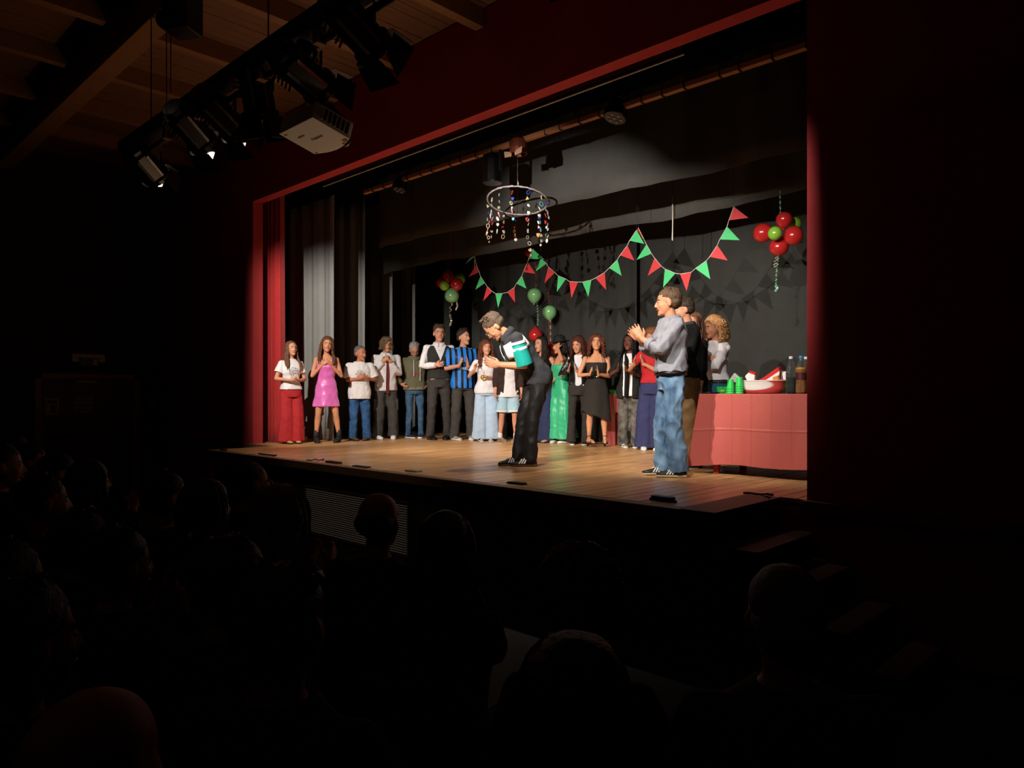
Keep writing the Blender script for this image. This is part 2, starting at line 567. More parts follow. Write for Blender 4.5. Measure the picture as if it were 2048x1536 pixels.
# ---- double door in the left wall, with signs
door = struct(thing('door_1', None, None, (XL, 3.95, 0)))
b = B()
b.box((0, -.80, 0), (.05, -.70, 2.06)); b.box((0, .72, 0), (.05, .82, 2.06)); b.box((0, -.80, 1.97), (.05, .82, 2.06))
b.build('door_frame', M_doorwood, door, bevel=.006)
for s in (-1, 1):
    y0, y1 = (-.7, .005) if s < 0 else (.01, .72)
    b = B(); b.box((0, y0, .01), (.035, y1, 1.965)); leaf = b.build('door_leaf', M_red, door, bevel=.004)
    b = B(); b.box((.035, y0 + .04, .98), (.05, y1 - .04, 1.0)); b.tube([(.08, y0 + .06, 1.0), (.08, y1 - .06, 1.0)], .015); b.tube([(.03, y0 + .06, 1.0), (.08, y0 + .06, 1.0)], .012); b.tube([(.03, y1 - .06, 1.0), (.08, y1 - .06, 1.0)], .012)
    b.build('push_bar', M_black, leaf)
b = B(); b.box((.035, -.2, 1.9), (.07, .12, 1.94)); b.build('door_closer', mat('dull_metal', '#77736a', .4, metal=.7), door)
M_green = mat('sign_green', '#0f5a3c', .4)
M_white = mat('white_plastic', '#d8d2c8', .4)
def wall_sign(name, label, y, z, w, h, lines, col, ink, size):
    t = thing(name, label, 'sign', (XL + .036, y, z))
    b = B(); b.box((0, -w / 2, -h / 2), (.006, w / 2, h / 2)); b.build('panel', col, t)
    n = len(lines)
    for i, tx in enumerate(lines):
        lettering(tx, size, ink, t, (.0075, 0, (n - 1) / 2 * size * 1.15 - i * size * 1.15), (R(90), 0, R(90)), .0008)
    return t
wall_sign('door_sign', 'upper green sign on the door reading USCITA DI SICUREZZA', 3.88, 1.60, .36, .145, ['USCITA DI', 'SICUREZZA'], M_green, M_white, .058)
wall_sign('door_sign', 'lower green sign on the door reading APERTURA A SPINTA', 3.88, 1.445, .36, .145, ['APERTURA', 'A SPINTA'], M_green, M_white, .058)
t = thing('notice', 'pale paper notice taped to the left door leaf', 'notice', (XL + .036, 3.40, 1.50))
b = B(); b.box((0, -.1, -.14), (.002, .1, .14)); b.build('paper', mat('notice_paper', '#b5aa98', .8), t)
b = B(); b.box((.002, -.07, .06), (.003, .07, .1)); b.build('heading_band', M_black, t)
b = B(); b.box((.002, -.02, -.1), (.003, .05, .03)); b.build('picture', mat('notice_picture', '#5a5148', .8), t)
ex = thing('exit_sign', 'emergency exit light with hanging green sign above the door', 'sign', (XL, 3.95, 2.33))
b = B(); b.box((0, -.26, -.07), (.06, .25, .07)); b.build('housing', M_white, ex, bevel=.01)
b = B(); b.box((.06, -.15, .0), (.075, .15, .05)); b.build('diffuser', M_white, ex)
b = B(); b.box((.055, -.16, -.14), (.065, .16, -.0)); pn = b.build('sign_panel', M_green, ex)
b = B()   # running figure, arrow and doorway pictogram
b.box((.066, .06, -.12), (.067, .12, -.02)); b.box((.066, -.04, -.075), (.067, .03, -.06)); b.ell((.0665, -.075, -.03), (.001, .012, .012))
b.prism([(-.1, -.1), (-.07, -.045), (-.06, -.05), (-.09, -.105)], -.0665, -.0675, Matrix.Rotation(PI / 2, 4, 'Z'))
b.build('pictogram', M_white, pn)
t = thing('call_point', 'small grey alarm box on the wall right of the door', 'alarm box', (XL, 5.0, 1.55))
b = B(); b.box((0, -.05, -.09), (.05, .05, .09)); b.build('box', mat('grey_box', '#6d675c', .5), t, bevel=.008)
b = B(); b.lathe([(.0, 0), (.03, 0), (.03, .01), (0, .012)], 16, (.05, 0, .0), Matrix.Rotation(PI / 2, 4, 'Y')); b.build('button', mat('alarm_red', '#8a2019', .4), t)

# ---- curtains
def pleat_curtain(name, label, m, x0, x1, y, z0, z1, amp, per, n=90, rows=14, group=None, seed=1, taper=0.0, hem=0.0, th=.012, cat='curtain', gather=0.0):
    rg = random.Random(seed)
    ph = [rg.uniform(0, 6.28) for _ in range(4)]
    rws = []
    for j in range(rows + 1):
        v = j / rows
        z = z0 + (z1 - z0) * v
        row = []
        for i in range(n + 1):
            u = i / n
            xx = x0 + (x1 - x0) * u
            s = (u - .5) * (x1 - x0)
            a = amp * (1 - taper * v)
            yy = y + a * (math.sin(2 * PI * xx / per + ph[0] + .5 * math.sin(xx * 3 + ph[1])) + .35 * math.sin(2 * PI * xx / per * 2.3 + ph[2] + v))
            zz = z + (hem * (math.sin(xx * 1.9 + ph[3]) + .4 * math.sin(xx * 5.1)) if j == 0 else 0)
            row.append((xx - gather * s * v, yy, zz))
        rws.append(row)
    t = thing(name, label, cat, ((x0 + x1) / 2, y, z0), 0, group)
    rws = [[(p[0] - (x0 + x1) / 2, p[1] - y, p[2] - z0) for p in r] for r in rws]
    b = B(); b.sheet(rws); o = b.build('drape', m, t, smooth=True, solid=th)
    return t
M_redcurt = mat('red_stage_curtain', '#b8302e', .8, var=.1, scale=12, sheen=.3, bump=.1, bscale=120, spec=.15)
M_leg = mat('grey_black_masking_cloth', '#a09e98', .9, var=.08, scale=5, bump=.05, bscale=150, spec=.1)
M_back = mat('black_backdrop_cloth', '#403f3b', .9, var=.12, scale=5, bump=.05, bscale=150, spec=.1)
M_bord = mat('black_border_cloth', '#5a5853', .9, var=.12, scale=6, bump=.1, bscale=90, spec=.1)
M_side = mat('black_side_cloth', '#050505', .95, spec=.05)
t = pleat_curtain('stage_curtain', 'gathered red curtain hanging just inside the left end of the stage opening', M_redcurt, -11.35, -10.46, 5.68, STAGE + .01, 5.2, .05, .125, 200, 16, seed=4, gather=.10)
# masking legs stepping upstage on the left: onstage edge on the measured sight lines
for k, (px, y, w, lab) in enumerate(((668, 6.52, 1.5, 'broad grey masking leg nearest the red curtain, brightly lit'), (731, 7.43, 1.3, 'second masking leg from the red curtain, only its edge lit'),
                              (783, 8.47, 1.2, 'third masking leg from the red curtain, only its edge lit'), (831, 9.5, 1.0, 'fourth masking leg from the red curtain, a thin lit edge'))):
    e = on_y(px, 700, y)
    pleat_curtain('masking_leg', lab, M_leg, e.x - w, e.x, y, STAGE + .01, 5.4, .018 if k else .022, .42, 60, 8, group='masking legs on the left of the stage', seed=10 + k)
e0, e1 = on_y(887, 700, 9.22), on_y(899, 700, 9.22)
pleat_curtain('masking_leg', 'narrow grey masking strip behind the hanging left balloon cluster', M_back, e0.x, e1.x, 9.22, STAGE + .01, 5.4, .012, .2, 12, 6, group='masking legs on the left of the stage', seed=21)
# backdrop in two lengths that meet at a dark seam
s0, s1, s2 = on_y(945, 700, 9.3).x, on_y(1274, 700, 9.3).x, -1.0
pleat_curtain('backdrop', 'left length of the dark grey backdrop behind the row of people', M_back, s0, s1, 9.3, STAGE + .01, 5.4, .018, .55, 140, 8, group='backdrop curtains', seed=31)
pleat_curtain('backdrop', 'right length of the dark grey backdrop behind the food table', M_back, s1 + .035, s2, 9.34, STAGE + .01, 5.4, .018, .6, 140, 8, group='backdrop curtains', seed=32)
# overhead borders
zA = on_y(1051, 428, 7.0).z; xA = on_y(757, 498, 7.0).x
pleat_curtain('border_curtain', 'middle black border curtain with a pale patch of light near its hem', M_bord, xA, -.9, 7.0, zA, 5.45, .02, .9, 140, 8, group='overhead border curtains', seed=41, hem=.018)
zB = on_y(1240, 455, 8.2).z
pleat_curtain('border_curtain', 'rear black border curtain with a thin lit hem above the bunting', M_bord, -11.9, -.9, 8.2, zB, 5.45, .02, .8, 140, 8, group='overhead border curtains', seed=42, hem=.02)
pleat_curtain('border_curtain', 'front black border curtain above the lamp batten', M_side, -12.5, -.9, 6.35, 4.88, 5.6, .02, .7, 100, 4, group='overhead border curtains', seed=43)
# black side masking so that nothing beyond the legs is seen
b = B(); b.box((-13.2, PY1 + .3, STAGE), (-13.17, 9.7, 5.5)); tag(b.build('side_drape', M_side), 'flat black drape closing the left wing behind the masking legs', 'curtain')

# ---- roller projection screen behind the header
x0, x1 = on_y(650, 370, 5.52).x, on_y(1365, 90, 5.52).x
rs = thing('projection_screen', 'rolled up projection screen tucked behind the red header', 'screen', ((x0 + x1) / 2, 5.52, 4.63))
hw = (x1 - x0) / 2
M_screen = mat('beige_screen_cloth', '#8f6f55', .7, var=.05)
b = B(); b.box((-hw, -.02, .03), (hw, -.012, .42)); b.build('fabric', M_screen, rs)
b = B(); b.box((-hw - .03, -.03, .42), (hw + .03, .1, .55)); b.build('casing', M_black, rs, bevel=.01)
b = B(); b.box((-hw, -.028, .005), (hw, -.004, .03)); b.build('hem_band', M_black, rs)
b = B(); b.tube([(-hw - .02, -.016, -.004), (hw + .02, -.016, -.004)], .008, 8); b.build('weight_bar', mat('white_metal_bar', '#c9c2b6', .35), rs)
# ================================================================== RIGGING OVER THE HALL
M_lampblack = mat('glossy_black_lamp_metal', '#0c0c0c', .28, metal=.3, spec=.6)
M_rig = mat('matt_black_rig_metal', '#0d0c0b', .55)
M_lens = mat('lit_fresnel_lens', '#ffffff', .2, emit=('#fff0dc', 1.5))
M_glassdark = mat('unlit_lens_glass', '#20242a', .08, spec=.8)
tr = thing('lighting_bar', 'long black lighting bar hung under the ceiling beam of the hall', 'lighting bar', (0, 2.6, 4.16))
b = B(); b.box((-8.05, -.06, .0), (-.2, .06, .13)); b.build('beam', M_rig, tr, bevel=.006)
b = B(); b.tube([(-8.0, .02, -.08), (-.2, .02, -.08)], .024); b.build('pipe', M_rig, tr)
M_tan = mat('tan_clip', '#8b5f3c', .5)
for x in (-7.7, -6.9, -6.2, -5.1, -4.3, -3.2):
    b = B(); b.box((x - .03, -.035, -.11), (x + .03, .035, .0)); b.build('clip', M_tan, tr)
for x in (-7.3, -5.0, -2.6):
    b = B(); b.tube([(x, 0, .13), (x, 0, ZC - .42 - 4.16)], .006, 6); b.build('suspension_rod', M_rig, tr)

def aim_matrix(d):
    y = Vector(d).normalized()
    x = y.cross(Vector((0, 0, 1))).normalized()
    z = x.cross(y)
    return Matrix((x, y, z)).transposed().to_4x4()
M_leaf = mat('barn_door_metal', '#2a2826', .35, metal=.6)
M_glint = mat('polished_glint_strip', '#e8e2d8', .22, metal=.95)
def V3(*a): return Vector(a)
def spotlight(lens, d, label, lit=True, s=1.0, left=None, right=None):
    t = thing('stage_spotlight', label, 'spotlight', lens, 0, 'spotlights on the hall lighting bar')
    M = aim_matrix(d)
    b = B()
    oct_ = [(math.cos(a) * .125 * s, math.sin(a) * .125 * s) for a in [PI / 8 + k * PI / 4 for k in range(8)]]
    b.prism(oct_, -.36 * s, -.02 * s, M)
    b.prism([(p[0] * .8, p[1] * .8) for p in oct_], -.42 * s, -.36 * s, M)
    body = b.build('housing', M_lampblack, t, bevel=.008)
    for k in range(6):
        q = B(); q.box((-.132 * s, -(.33 - k * .035) * s, -.10 * s), (-.122 * s, -(.32 - k * .035) * s, .10 * s), M); q.build('cooling_fin', M_lampblack, body)
    b = B()
    rg = [[M @ Vector((math.cos(a) * r, y, math.sin(a) * r)) for a in [2 * PI * j / 20 for j in range(20)]] for r, y in ((.138 * s, -.03), (.138 * s, .012), (.112 * s, .012), (.112 * s, -.025))]
    b.rings(rg, cap=False); b.build('front_ring', M_lampblack, t)
    b = B(); b.ell(M @ Vector((0, -.02 * s, 0)), (.108 * s, .018 * s, .108 * s), M.to_3x3(), 18, 6)
    b.build('lens', M_lens if lit else M_glassdark, t, smooth=True)
    # barn doors, their tips set on the planes that trim the beam
    m3 = M.to_3x3(); yt = .18 * s; yd = yt - .03   # the lamp sits 3 cm in front of the lens plane
    def plane_x(k, z):      # local x whose direction satisfies X = k * Y in the hall
        return (k * (m3[1][1] * yd + m3[1][2] * z) - m3[0][1] * yd - m3[0][2] * z) / (m3[0][0] - k * m3[1][0])
    lim = .16 * s
    doors = []
    for sx in (-1, 1):
        ed = left if sx < 0 else right
        kk = (ed[0] - lens.x) / (ed[1] - lens.y) if ed else None
        tip = []
        for z in (-.11 * s, .11 * s):
            x = plane_x(kk, z) if kk is not None else sx * lim
            tip.append((max(-lim, min(lim, x)), yt, z))
        doors.append([(sx * .135 * s, .012, -.09 * s), (sx * .135 * s, .012, .09 * s), tip[1], tip[0]])
    for sz in (-1, 1):
        doors.append([(-.10 * s, .012, sz * .135 * s), (.10 * s, .012, sz * .135 * s), (.13 * s, yt, sz * .17 * s), (-.13 * s, yt, sz * .17 * s)])
    for dq in doors:
        nn = (Vector(dq[1]) - Vector(dq[0])).cross(Vector(dq[3]) - Vector(dq[0])).normalized() * .004
        q = B()
        q.add([M @ Vector(p) for p in dq] + [M @ (Vector(p) + nn) for p in dq], [(0, 1, 2, 3), (4, 7, 6, 5), (0, 4, 5, 1), (1, 5, 6, 2), (2, 6, 7, 3), (3, 7, 4, 0)])
        q.build('barn_door', M_leaf, t)
    for a in (-PI / 8, -3 * PI / 8):  # bright strips added so the housing carries a glint of the lit stage
        q = B(); c_ = Vector((math.cos(a) * .128 * s, 0, math.sin(a) * .128 * s)); tn = Vector((-math.sin(a), 0, math.cos(a))) * .012
        o_ = Vector((math.cos(a), 0, math.sin(a))) * .006
        q.add([M @ (c_ + sg * tn + V3(0, y, 0) + lv * o_) for lv in (0, 1) for y in (-.34 * s, -.05 * s) for sg in (-1, 1)], [(0, 1, 3, 2), (4, 6, 7, 5), (0, 4, 5, 1), (2, 3, 7, 6), (0, 2, 6, 4), (1, 5, 7, 3)])
        q.build('rail', M_glint, body)
    b = B()
    c = M @ Vector((0, -.16 * s, 0))
    X = (M @ Vector((1, 0, 0)))
    top = Vector((c.x, c.y, 4.05 - lens.z))
    b.tube([c + X * .15 * s, c + X * .155 * s + Vector((0, 0, .12)), top + X * .1 + Vector((0, 0, -.06)), top, top - X * .1 + Vector((0, 0, -.06)), c - X * .155 * s + Vector((0, 0, .12)), c - X * .15 * s], .011, 6)
    b.build('yoke', M_rig, t)
    b = B(); b.box(top + Vector((-.03, -.04, -.0)), top + Vector((.03, .04, .09))); b.build('clamp', M_rig, t)
    return t
LABS = ['lit black spotlight hanging at the far left end of the lighting bar', 'second lit black spotlight from the far left end of the bar', 'third lit black spotlight from the left end, beside the unlit one',
        'lit black spotlight hanging directly above the white projector', 'large lit black spotlight nearest the top edge, right of the projector', 'black spotlight further along the bar beyond the frame', 'black spotlight at the near end of the bar beyond the frame']
for i, L in enumerate(LENS):
    d = Vector(AIMS[i][0]) - L
    if i < 6:
        spotlight(L, d, LABS[i], left=(PXL + .14, 5.3) if i == 0 else (-9.9, 7.8), right=(PXR - .03, 5.25) if i > 2 else None)
spotlight(LENS[6], Vector(AIMS[6][0]) - LENS[6], LABS[6], right=(PXR - .03, 5.25))
spotlight(on_y(522, 232, 2.72), (-.1, .25, -1), 'unlit dark spotlight pointing straight down on the lighting bar', False)

# projector, tipped towards the stage
A = on_y(557, 268, 2.6)
pj = thing('projector', 'white ceiling projector tilted towards the stage below the lighting bar', 'projector', A)
Mp = Matrix.Rotation(R(-15), 4, 'X')
M_pj = mat('projector_white_plastic', '#e8ddd0', .45)
b = B()
pts = [(0, 0), (.46, 0), (.465, .02), (.47, .30)]
arc = [(.47 - .47 * k / 8, .30 + .045 * math.sin(PI * k / 8)) for k in range(9)]
pl = [(0, 0), (.46, 0)] + arc
rs_ = [[Mp @ Vector((p[0] * (1 - i * .02) + .005 * i, p[1], z)) for p in pl] for i, z in ((0, 0), (.3, .012), (0, .02), (0, .1), (.5, .125))]
b.rings(rs_); b.build('body', M_pj, pj, bevel=.004)
b = B(); b.box((.463, .06, .022), (.474, .275, .105), Mp); gr = b.build('louvre_panel', mat('projector_grille_dark', '#54463a', .6), pj)
for k in range(7):
    q = B(); q.box((.468, .06 + k * .0352, .02), (.480, .064 + k * .0352, .107), Mp); q.build('louvre_bar', M_pj, gr)
M_ink = mat('dark_print_ink', '#3a2a22', .6)
lettering('Panasonic', .034, M_ink, pj, Mp @ Vector((.25, .17, -.0025)), (PI + R(-15), 0, 0), .0005)
for (x, y, w, h) in ((.03, .03, .03, .012), (.1, .1, .08, .012), (.40, .28, .05, .03), (.36, .31, .03, .012), (.03, .29, .02, .012)):
    q = B(); q.box((x, y, -.002), (x + w, y + h, 0), Mp); q.build('sticker', mat('brown_sticker', '#9a6a3c', .5), pj)
b = B(); b.ell(Mp @ Vector((.33, .345, .05)), (.045, .04, .045), None, 14, 8); b.build('lens', M_glassdark, pj, smooth=True)
b = B(); b.tube([Mp @ Vector((.23, .16, .12)), Vector((.23, .16, 4.16 - A.z))], .02, 8); b.box((.15, .08, .13), (.31, .24, .145), Mp); b.build('mount', M_rig, pj)

# hung loudspeaker and cables
c = at_depth(365, 8, 5.9)
sp = thing('loudspeaker', 'black loudspeaker box hung high up beside the ceiling beam', 'speaker', c)
b = B(); b.prism([(-.115, -.24), (.115, -.24), (.115, .28), (-.115, .28)], -.11, .11, Matrix.Rotation(R(30), 4, 'Z')); b.build('cabinet', M_rig, sp, bevel=.012)
b = B(); b.ell((-.11, -.10, -.12), (.07, .07, .08), None, 14, 8); hn = b.build('lamp_head', M_lampblack, sp, smooth=True)
for k in range(3):
    b = B(); b.tube([Vector((-.08 + .012 * k, -.2, -.16)) + Vector((0, 0, .025 * j)) + Vector((.008 * math.sin(j), 0, 0)) for j in range(4)], .003, 5); b.build('ring', M_tan, hn)
b = B(); b.tube([(0, 0, .26), (0, 0, 5.33 - c.z), (0, .36, 5.36 - c.z)], .02, 8); b.build('bracket', M_rig, sp)
b = B(); b.tube([(.02, -.1, -.25), (.02, -.1, -.75)], .004, 5); b.tube([(-.2, -.05, .1), (-.2, -.05, -1.0)], .004, 5); b.build('cable', M_rig, sp)

# ================================================================== RIGGING INSIDE THE STAGE OPENING
bt = thing('lamp_batten', 'long wooden lamp batten hung inside the top of the stage opening', 'batten', (0, 6.0, 4.56))
M_bat = mat('orange_wood_batten', '#b37449', .5, var=.2, scale=6, stretch=(.5, 5, 5))
p0, p1 = on_y(730, 385, 6.0).x, -1.9
b = B(); b.box((p0, -.035, 0), (p1, .025, .05)); b.build('lower_rail', M_bat, bt, bevel=.004)
b = B(); b.box((p0 + .1, .10, .06), (p1, .16, .12)); b.build('upper_rail', mat('red_brown_wood_batten', '#8a4a30', .55, var=.2), bt, bevel=.004)
for k in range(24):
    x = p0 + .25 + k * .262 + rnd.uniform(-.06, .06)
    q = B(); q.tube([(x, -.04, -.008), (x, -.045, .06), (x + .01, -.03, .1), (x + .02, -.05, .14)], .006, 5); q.tube([(x, -.04, -.008), (x, .03, -.008)], .006, 5); q.build('cable_tie', M_rig, bt)
b = B(); b.tube([(p0 + .3 + i * .2, .05 + .02 * math.sin(i * 2), .055 + .03 * math.sin(i * 1.3)) for i in range(32)], .012, 6); b.build('cable', M_rig, bt)
for x in (-8.3, -6.6, -4.9, -3.0):
    b = B(); b.tube([(x, .05, .1), (x, .05, 5.7 - 4.56)], .006, 6); b.build('suspension_rod', M_rig, bt)
def led_par(px, py, label, r=.12):
    c = on_y(px, py, 6.0)
    t = thing('stage_par_lamp', label, 'stage lamp', (c.x, 5.98, c.z), 0)
    M = aim_matrix((-.1, -.35, -1))
    b = B(); b.lathe([(.0, -.01), (r * .9, -.01), (r, .0), (r, .06), (r * .75, .16), (0, .17)], 20, (0, 0, 0), M @ Matrix.Rotation(PI / 2, 4, 'X'))
    body = b.build('housing', M_lampblack, t)
    pos = [(0, 0)] + [(math.cos(k * PI / 3) * r * .55, math.sin(k * PI / 3) * r * .55) for k in range(6)]
    for (x, z) in pos:
        q = B(); q.ell(M @ Vector((x, .012, z)), (r * .16, .008, r * .16), M.to_3x3(), 10, 5); q.build('led_lens', mat('grey_led_lens', '#8b8880', .15), body)
    b = B(); b.tube([M @ Vector((r, -.06, 0)), M @ Vector((r, -.2, 0)) + Vector((0, 0, .02)), M @ Vector((-r, -.2, 0)) + Vector((0, 0, .02)), M @ Vector((-r, -.06, 0))], .01, 6)
    b.build('bracket', M_rig, t)
    return t
led_par(1232, 236, 'round black stage lamp with a ring of lenses on the batten, right of the hoop')
led_par(800, 380, 'small round black stage lamp near the left end of the batten', .1)
c = on_y(1043, 300, 6.0)
t = thing('stage_par_lamp', 'bronze coloured stage lamp with open flaps on the batten above the hoop', 'stage lamp', (c.x, 5.95, c.z))
M_brz = mat('bronze_lamp_metal', '#7c3f28', .4, metal=.5)
b = B(); b.lathe([(.06, .12), (.085, .1), (.1, .0), (.1, -.06), (.09, -.06), (.088, 0), (.0, .02)], 16); b.build('housing', M_brz, t)
for sx in (-1, 1):
    b = B(); b.prism([(sx * .02, -.05), (sx * .14, -.02), (sx * .13, -.09), (sx * .03, -.1)], -.09, -.085); b.build('flap', mat('pale_reflector', '#d0a684', .35, metal=.4), t)
b = B(); b.tube([(0, 0, .1), (0, .02, .17)], .015, 6); b.build('clamp', M_rig, t)
c = on_y(985, 338, 6.0)
t = thing('moving_head_lamp', 'tall black cylinder lamp hanging from the batten left of the bronze lamp', 'stage lamp', (c.x, 6.0, c.z))
b = B(); b.lathe([(.0, .17), (.1, .16), (.115, .1), (.12, -.16), (.11, -.17), (.0, -.165)], 20); b.build('housing', M_lampblack, t)
b = B(); b.box((-.14, -.02, -.05), (-.125, .02, .22)); b.box((.125, -.02, -.05), (.14, .02, .22)); b.box((-.14, -.02, .2), (.14, .02, .22)); b.build('bracket', M_rig, t)

# ================================================================== HANGING DECORATION
M_string = mat('white_string', '#cfc6b8', .7)
M_dstring = mat('dark_thread', '#1d1b18', .6)
# hoop with strings of trinkets
hc = on_y(1035, 402, 6.5)
hp = thing('hoop_mobile', 'pale ribbon-wrapped hoop hung level, with strings of small coloured trinkets', 'mobile', hc)
HR = .372
HM = Matrix.Rotation(R(44), 4, 'Z') @ Matrix.Rotation(R(-12), 4, 'X') @ Matrix.Rotation(R(4), 4, 'Y')
b = B(); b.tube([HM @ Vector((HR * math.cos(2 * PI * k / 64), HR * math.sin(2 * PI * k / 64), .003 * math.sin(k * 2.5))) for k in range(64)], [.0105 + .002 * math.sin(k * 1.7) for k in range(64)], 8, closed=True)
b.build('ring', mat('pearl_ribbon_wrap', '#e6d2d2', .35, var=.3, scale=40, bump=.5, bscale=90), hp, smooth=True)
for k in range(3):
    a = R(90 + 120 * k)
    b = B(); b.tube([HM @ Vector((HR * math.cos(a), HR * math.sin(a), 0)), Vector((0, 0, .22)), ], .002, 5); b.build('suspension_string', M_dstring, hp)
b = B(); b.tube([(0, 0, .2), (.0, .0, ZC - .002 - hc.z)], .0016, 5); b.ell((.008, 0, .215), (.012, .006, .022)); b.build('suspension_string', M_string, hp)
OC = ['#f2eee6', '#e9e2d2', '#dfe9ee', '#d9b98a', '#c7c3a0', '#e2453a', '#e98ea8', '#3b4fc0', '#ef7a4e', '#f4f4f0', '#b9c9c0', '#e8dcb0', '#62c8dc', '#f5f2ee']
OM = [mat('trinket_%d' % i, c, .15, spec=.8) for i, c in enumerate(OC)]
heart = [(0, -.022), (.014, -.006), (.017, .006), (.010, .014), (.003, .012), (0, .008), (-.003, .012), (-.010, .014), (-.017, .006), (-.014, -.006)]
tri = [(0, .02), (.016, -.014), (-.016, -.014)]
def orn_mesh(kind):
    b = B()
    if kind == 0: b.ell((0, 0, 0), (.014, .007, .021), None, 10, 6)
    if kind == 1: b.ell((0, 0, 0), (.016, .005, .016), None, 12, 6)
    if kind == 2: b.prism(heart, -.005, .005)
    if kind == 3: b.tube([(.014 * math.cos(a), 0, .018 * math.sin(a)) for a in [2 * PI * k / 12 for k in range(12)]], .0035, 6, closed=True)
    if kind == 4: b.prism(tri, -.006, .006)
    if kind == 5: b.ell((0, 0, 0), (.007, .006, .026), None, 8, 6)
    return b.mesh('ornament', kind in (0, 1, 3, 5))
OME = [orn_mesh(k) for k in range(6)]
rr = random.Random(5)
for k in range(13):
    a = 2 * PI * k / 13 + .2
    p = HM @ Vector((HR * math.cos(a), HR * math.sin(a), 0))
    n = rr.choice([5, 6, 6, 7])
    q = Vector(p); path = [Vector(p)]
    for j in range(n):
        q = q + Vector((rr.uniform(-.018, .018), rr.uniform(-.018, .018), -rr.uniform(.05, .095)))
        path.append(Vector(q))
        me = OME[rr.randrange(6)]
        o = bpy.data.objects.new('ornament', me); COL.objects.link(o); o.parent = hp
        if not me.materials: me.materials.append(OM[0])
        o.material_slots[0].link = 'OBJECT'; o.material_slots[0].material = OM[rr.randrange(len(OM))]
        o.location = q; o.rotation_euler = (rr.uniform(-.4, .4), rr.uniform(-.5, .5), rr.uniform(0, 3)); s_ = rr.uniform(1.0, 1.5); o.scale = (s_, s_, s_)
    b = B(); b.tube(path, .0014, 4, rounded=False); b.build('string', M_dstring, hp)

# bunting: pennants on a cord
M_pg = mat('green_card', '#4cc777', .6, var=.05)
M_pr = mat('red_card', '#d23a3c', .6, var=.05)
def c7(x, y): return (860 + x / 4.452, 340 + y / 4.452)
def c8(x, y): return (1240 + x / 4.955, 370 + y / 4.955)
SW = [
 (c7, 'left swag of green and red pennants, above the vested man', [('g', (352, 790), (398, 770), (315, 838)), ('r', (415, 845), (440, 910), (345, 950)), ('g', (450, 945), (490, 1005), (405, 1065)), ('r', (508, 1035), (555, 1080), (475, 1165)), ('g', (583, 1100), (645, 1100), (606, 1228)),
   ('r', (690, 1090), (752, 1045), (758, 1180)), ('g', (770, 1012), (820, 942), (858, 1055)), ('r', (832, 908), (870, 820), (940, 924)), ('g', (880, 790), (918, 705), (1018, 797))], 7.80),
 (c7, 'middle swag of green and red pennants, under the hoop of trinkets', [('g', (985, 790), (1038, 832), (940, 905)), ('r', (1052, 862), (1112, 912), (1020, 1005)), ('g', (1140, 940), (1210, 970), (1130, 1085)), ('r', (1240, 992), (1318, 998), (1260, 1138)), ('g', (1357, 998), (1437, 980), (1410, 1130)),
   ('r', (1475, 962), (1556, 912), (1568, 1068)), ('g', (1597, 873), (1670, 798), (1706, 942)), ('r', (1692, 760), (1758, 672), (1820, 805)), ('g', (1778, 630), (1840, 535), (1908, 658))], 7.76),
 (c8, 'right swag of green and red pennants, above the man in the grey shirt', [('r', (85, 560), (183, 425), (238, 530)), ('g', (262, 588), (313, 680), (165, 742)), ('r', (342, 722), (412, 805), (275, 900)), ('g', (445, 832), (550, 875), (427, 1016)), ('r', (595, 882), (708, 865), (661, 1052)),
   ('g', (748, 828), (857, 750), (896, 935)), ('r', (890, 712), (965, 597), (1068, 748)), ('g', (990, 540), (1062, 413), (1187, 547)), ('r', (1080, 350), (1130, 215), (1272, 325))], 7.82)]
for cf, lab, flags, yy in SW:
    P = [[on_y(*cf(*q), yy) for q in f[1:]] for f in flags]
    org = P[4][0].copy()
    t = thing('bunting', lab, 'bunting', org, 0, 'swags of pennant bunting across the stage')
    cord = []
    for f, tri_ in zip(flags, P):
        bb = B(); bb.prism([((q - org).x, (q - org).z) for q in tri_], -.0015, .0015)
        bb.build('pennant', M_pg if f[0] == 'g' else M_pr, t)
        cord += [tri_[0] - org, tri_[1] - org]
    if cf is c8: cord = cord[1:]
    e = on_y(*cf(*((400, 730) if flags[0][1][0] == 352 else (915, 700) if flags[0][1][0] == 985 else (183, 400))), yy) - org
    bb = B(); bb.tube([Vector((q.x, -.003, q.z)) for q in cord], .004, 5); bb.build('cord', M_string, t)
    for q in (cord[0], cord[-1]):
        bb = B(); bb.tube([q, Vector((q.x, q.y, ZC - .002 - org.z))], .0016, 5); bb.build('hanging_thread', M_dstring, t)

# balloons
M_bred = mat('red_balloon', '#c42a28', .18, spec=.7, coat=.5)
M_bgrn = mat('green_balloon', '#8fc43c', .2, spec=.7, coat=.5)
M_bpal = mat('pearly_green_balloon', '#8fd08a', .25, spec=.7, coat=.4)
M_bclr = mat('translucent_green_balloon', '#7fbf6a', .12, spec=.7, trans=.55, ior=1.05)
M_rib_r = mat('curled_red_ribbon', '#b5453c', .3, metal=.3)
M_rib_w = mat('curled_white_ribbon', '#d9cdb5', .25, metal=.3)
M_rib_g = mat('curled_green_ribbon', '#9fd9b4', .25, metal=.3)
PROF = [(.0, -1.22), (.07, -1.2), (.09, -1.13), (.06, -1.08), (.2, -1.02), (.48, -.84), (.76, -.55), (.94, -.2), (1.0, .12), (.95, .45), (.78, .75), (.5, .95), (.22, 1.05), (0, 1.07)]
bal_me = B().lathe([(r, z) for r, z in PROF], 22).mesh('balloon', True)
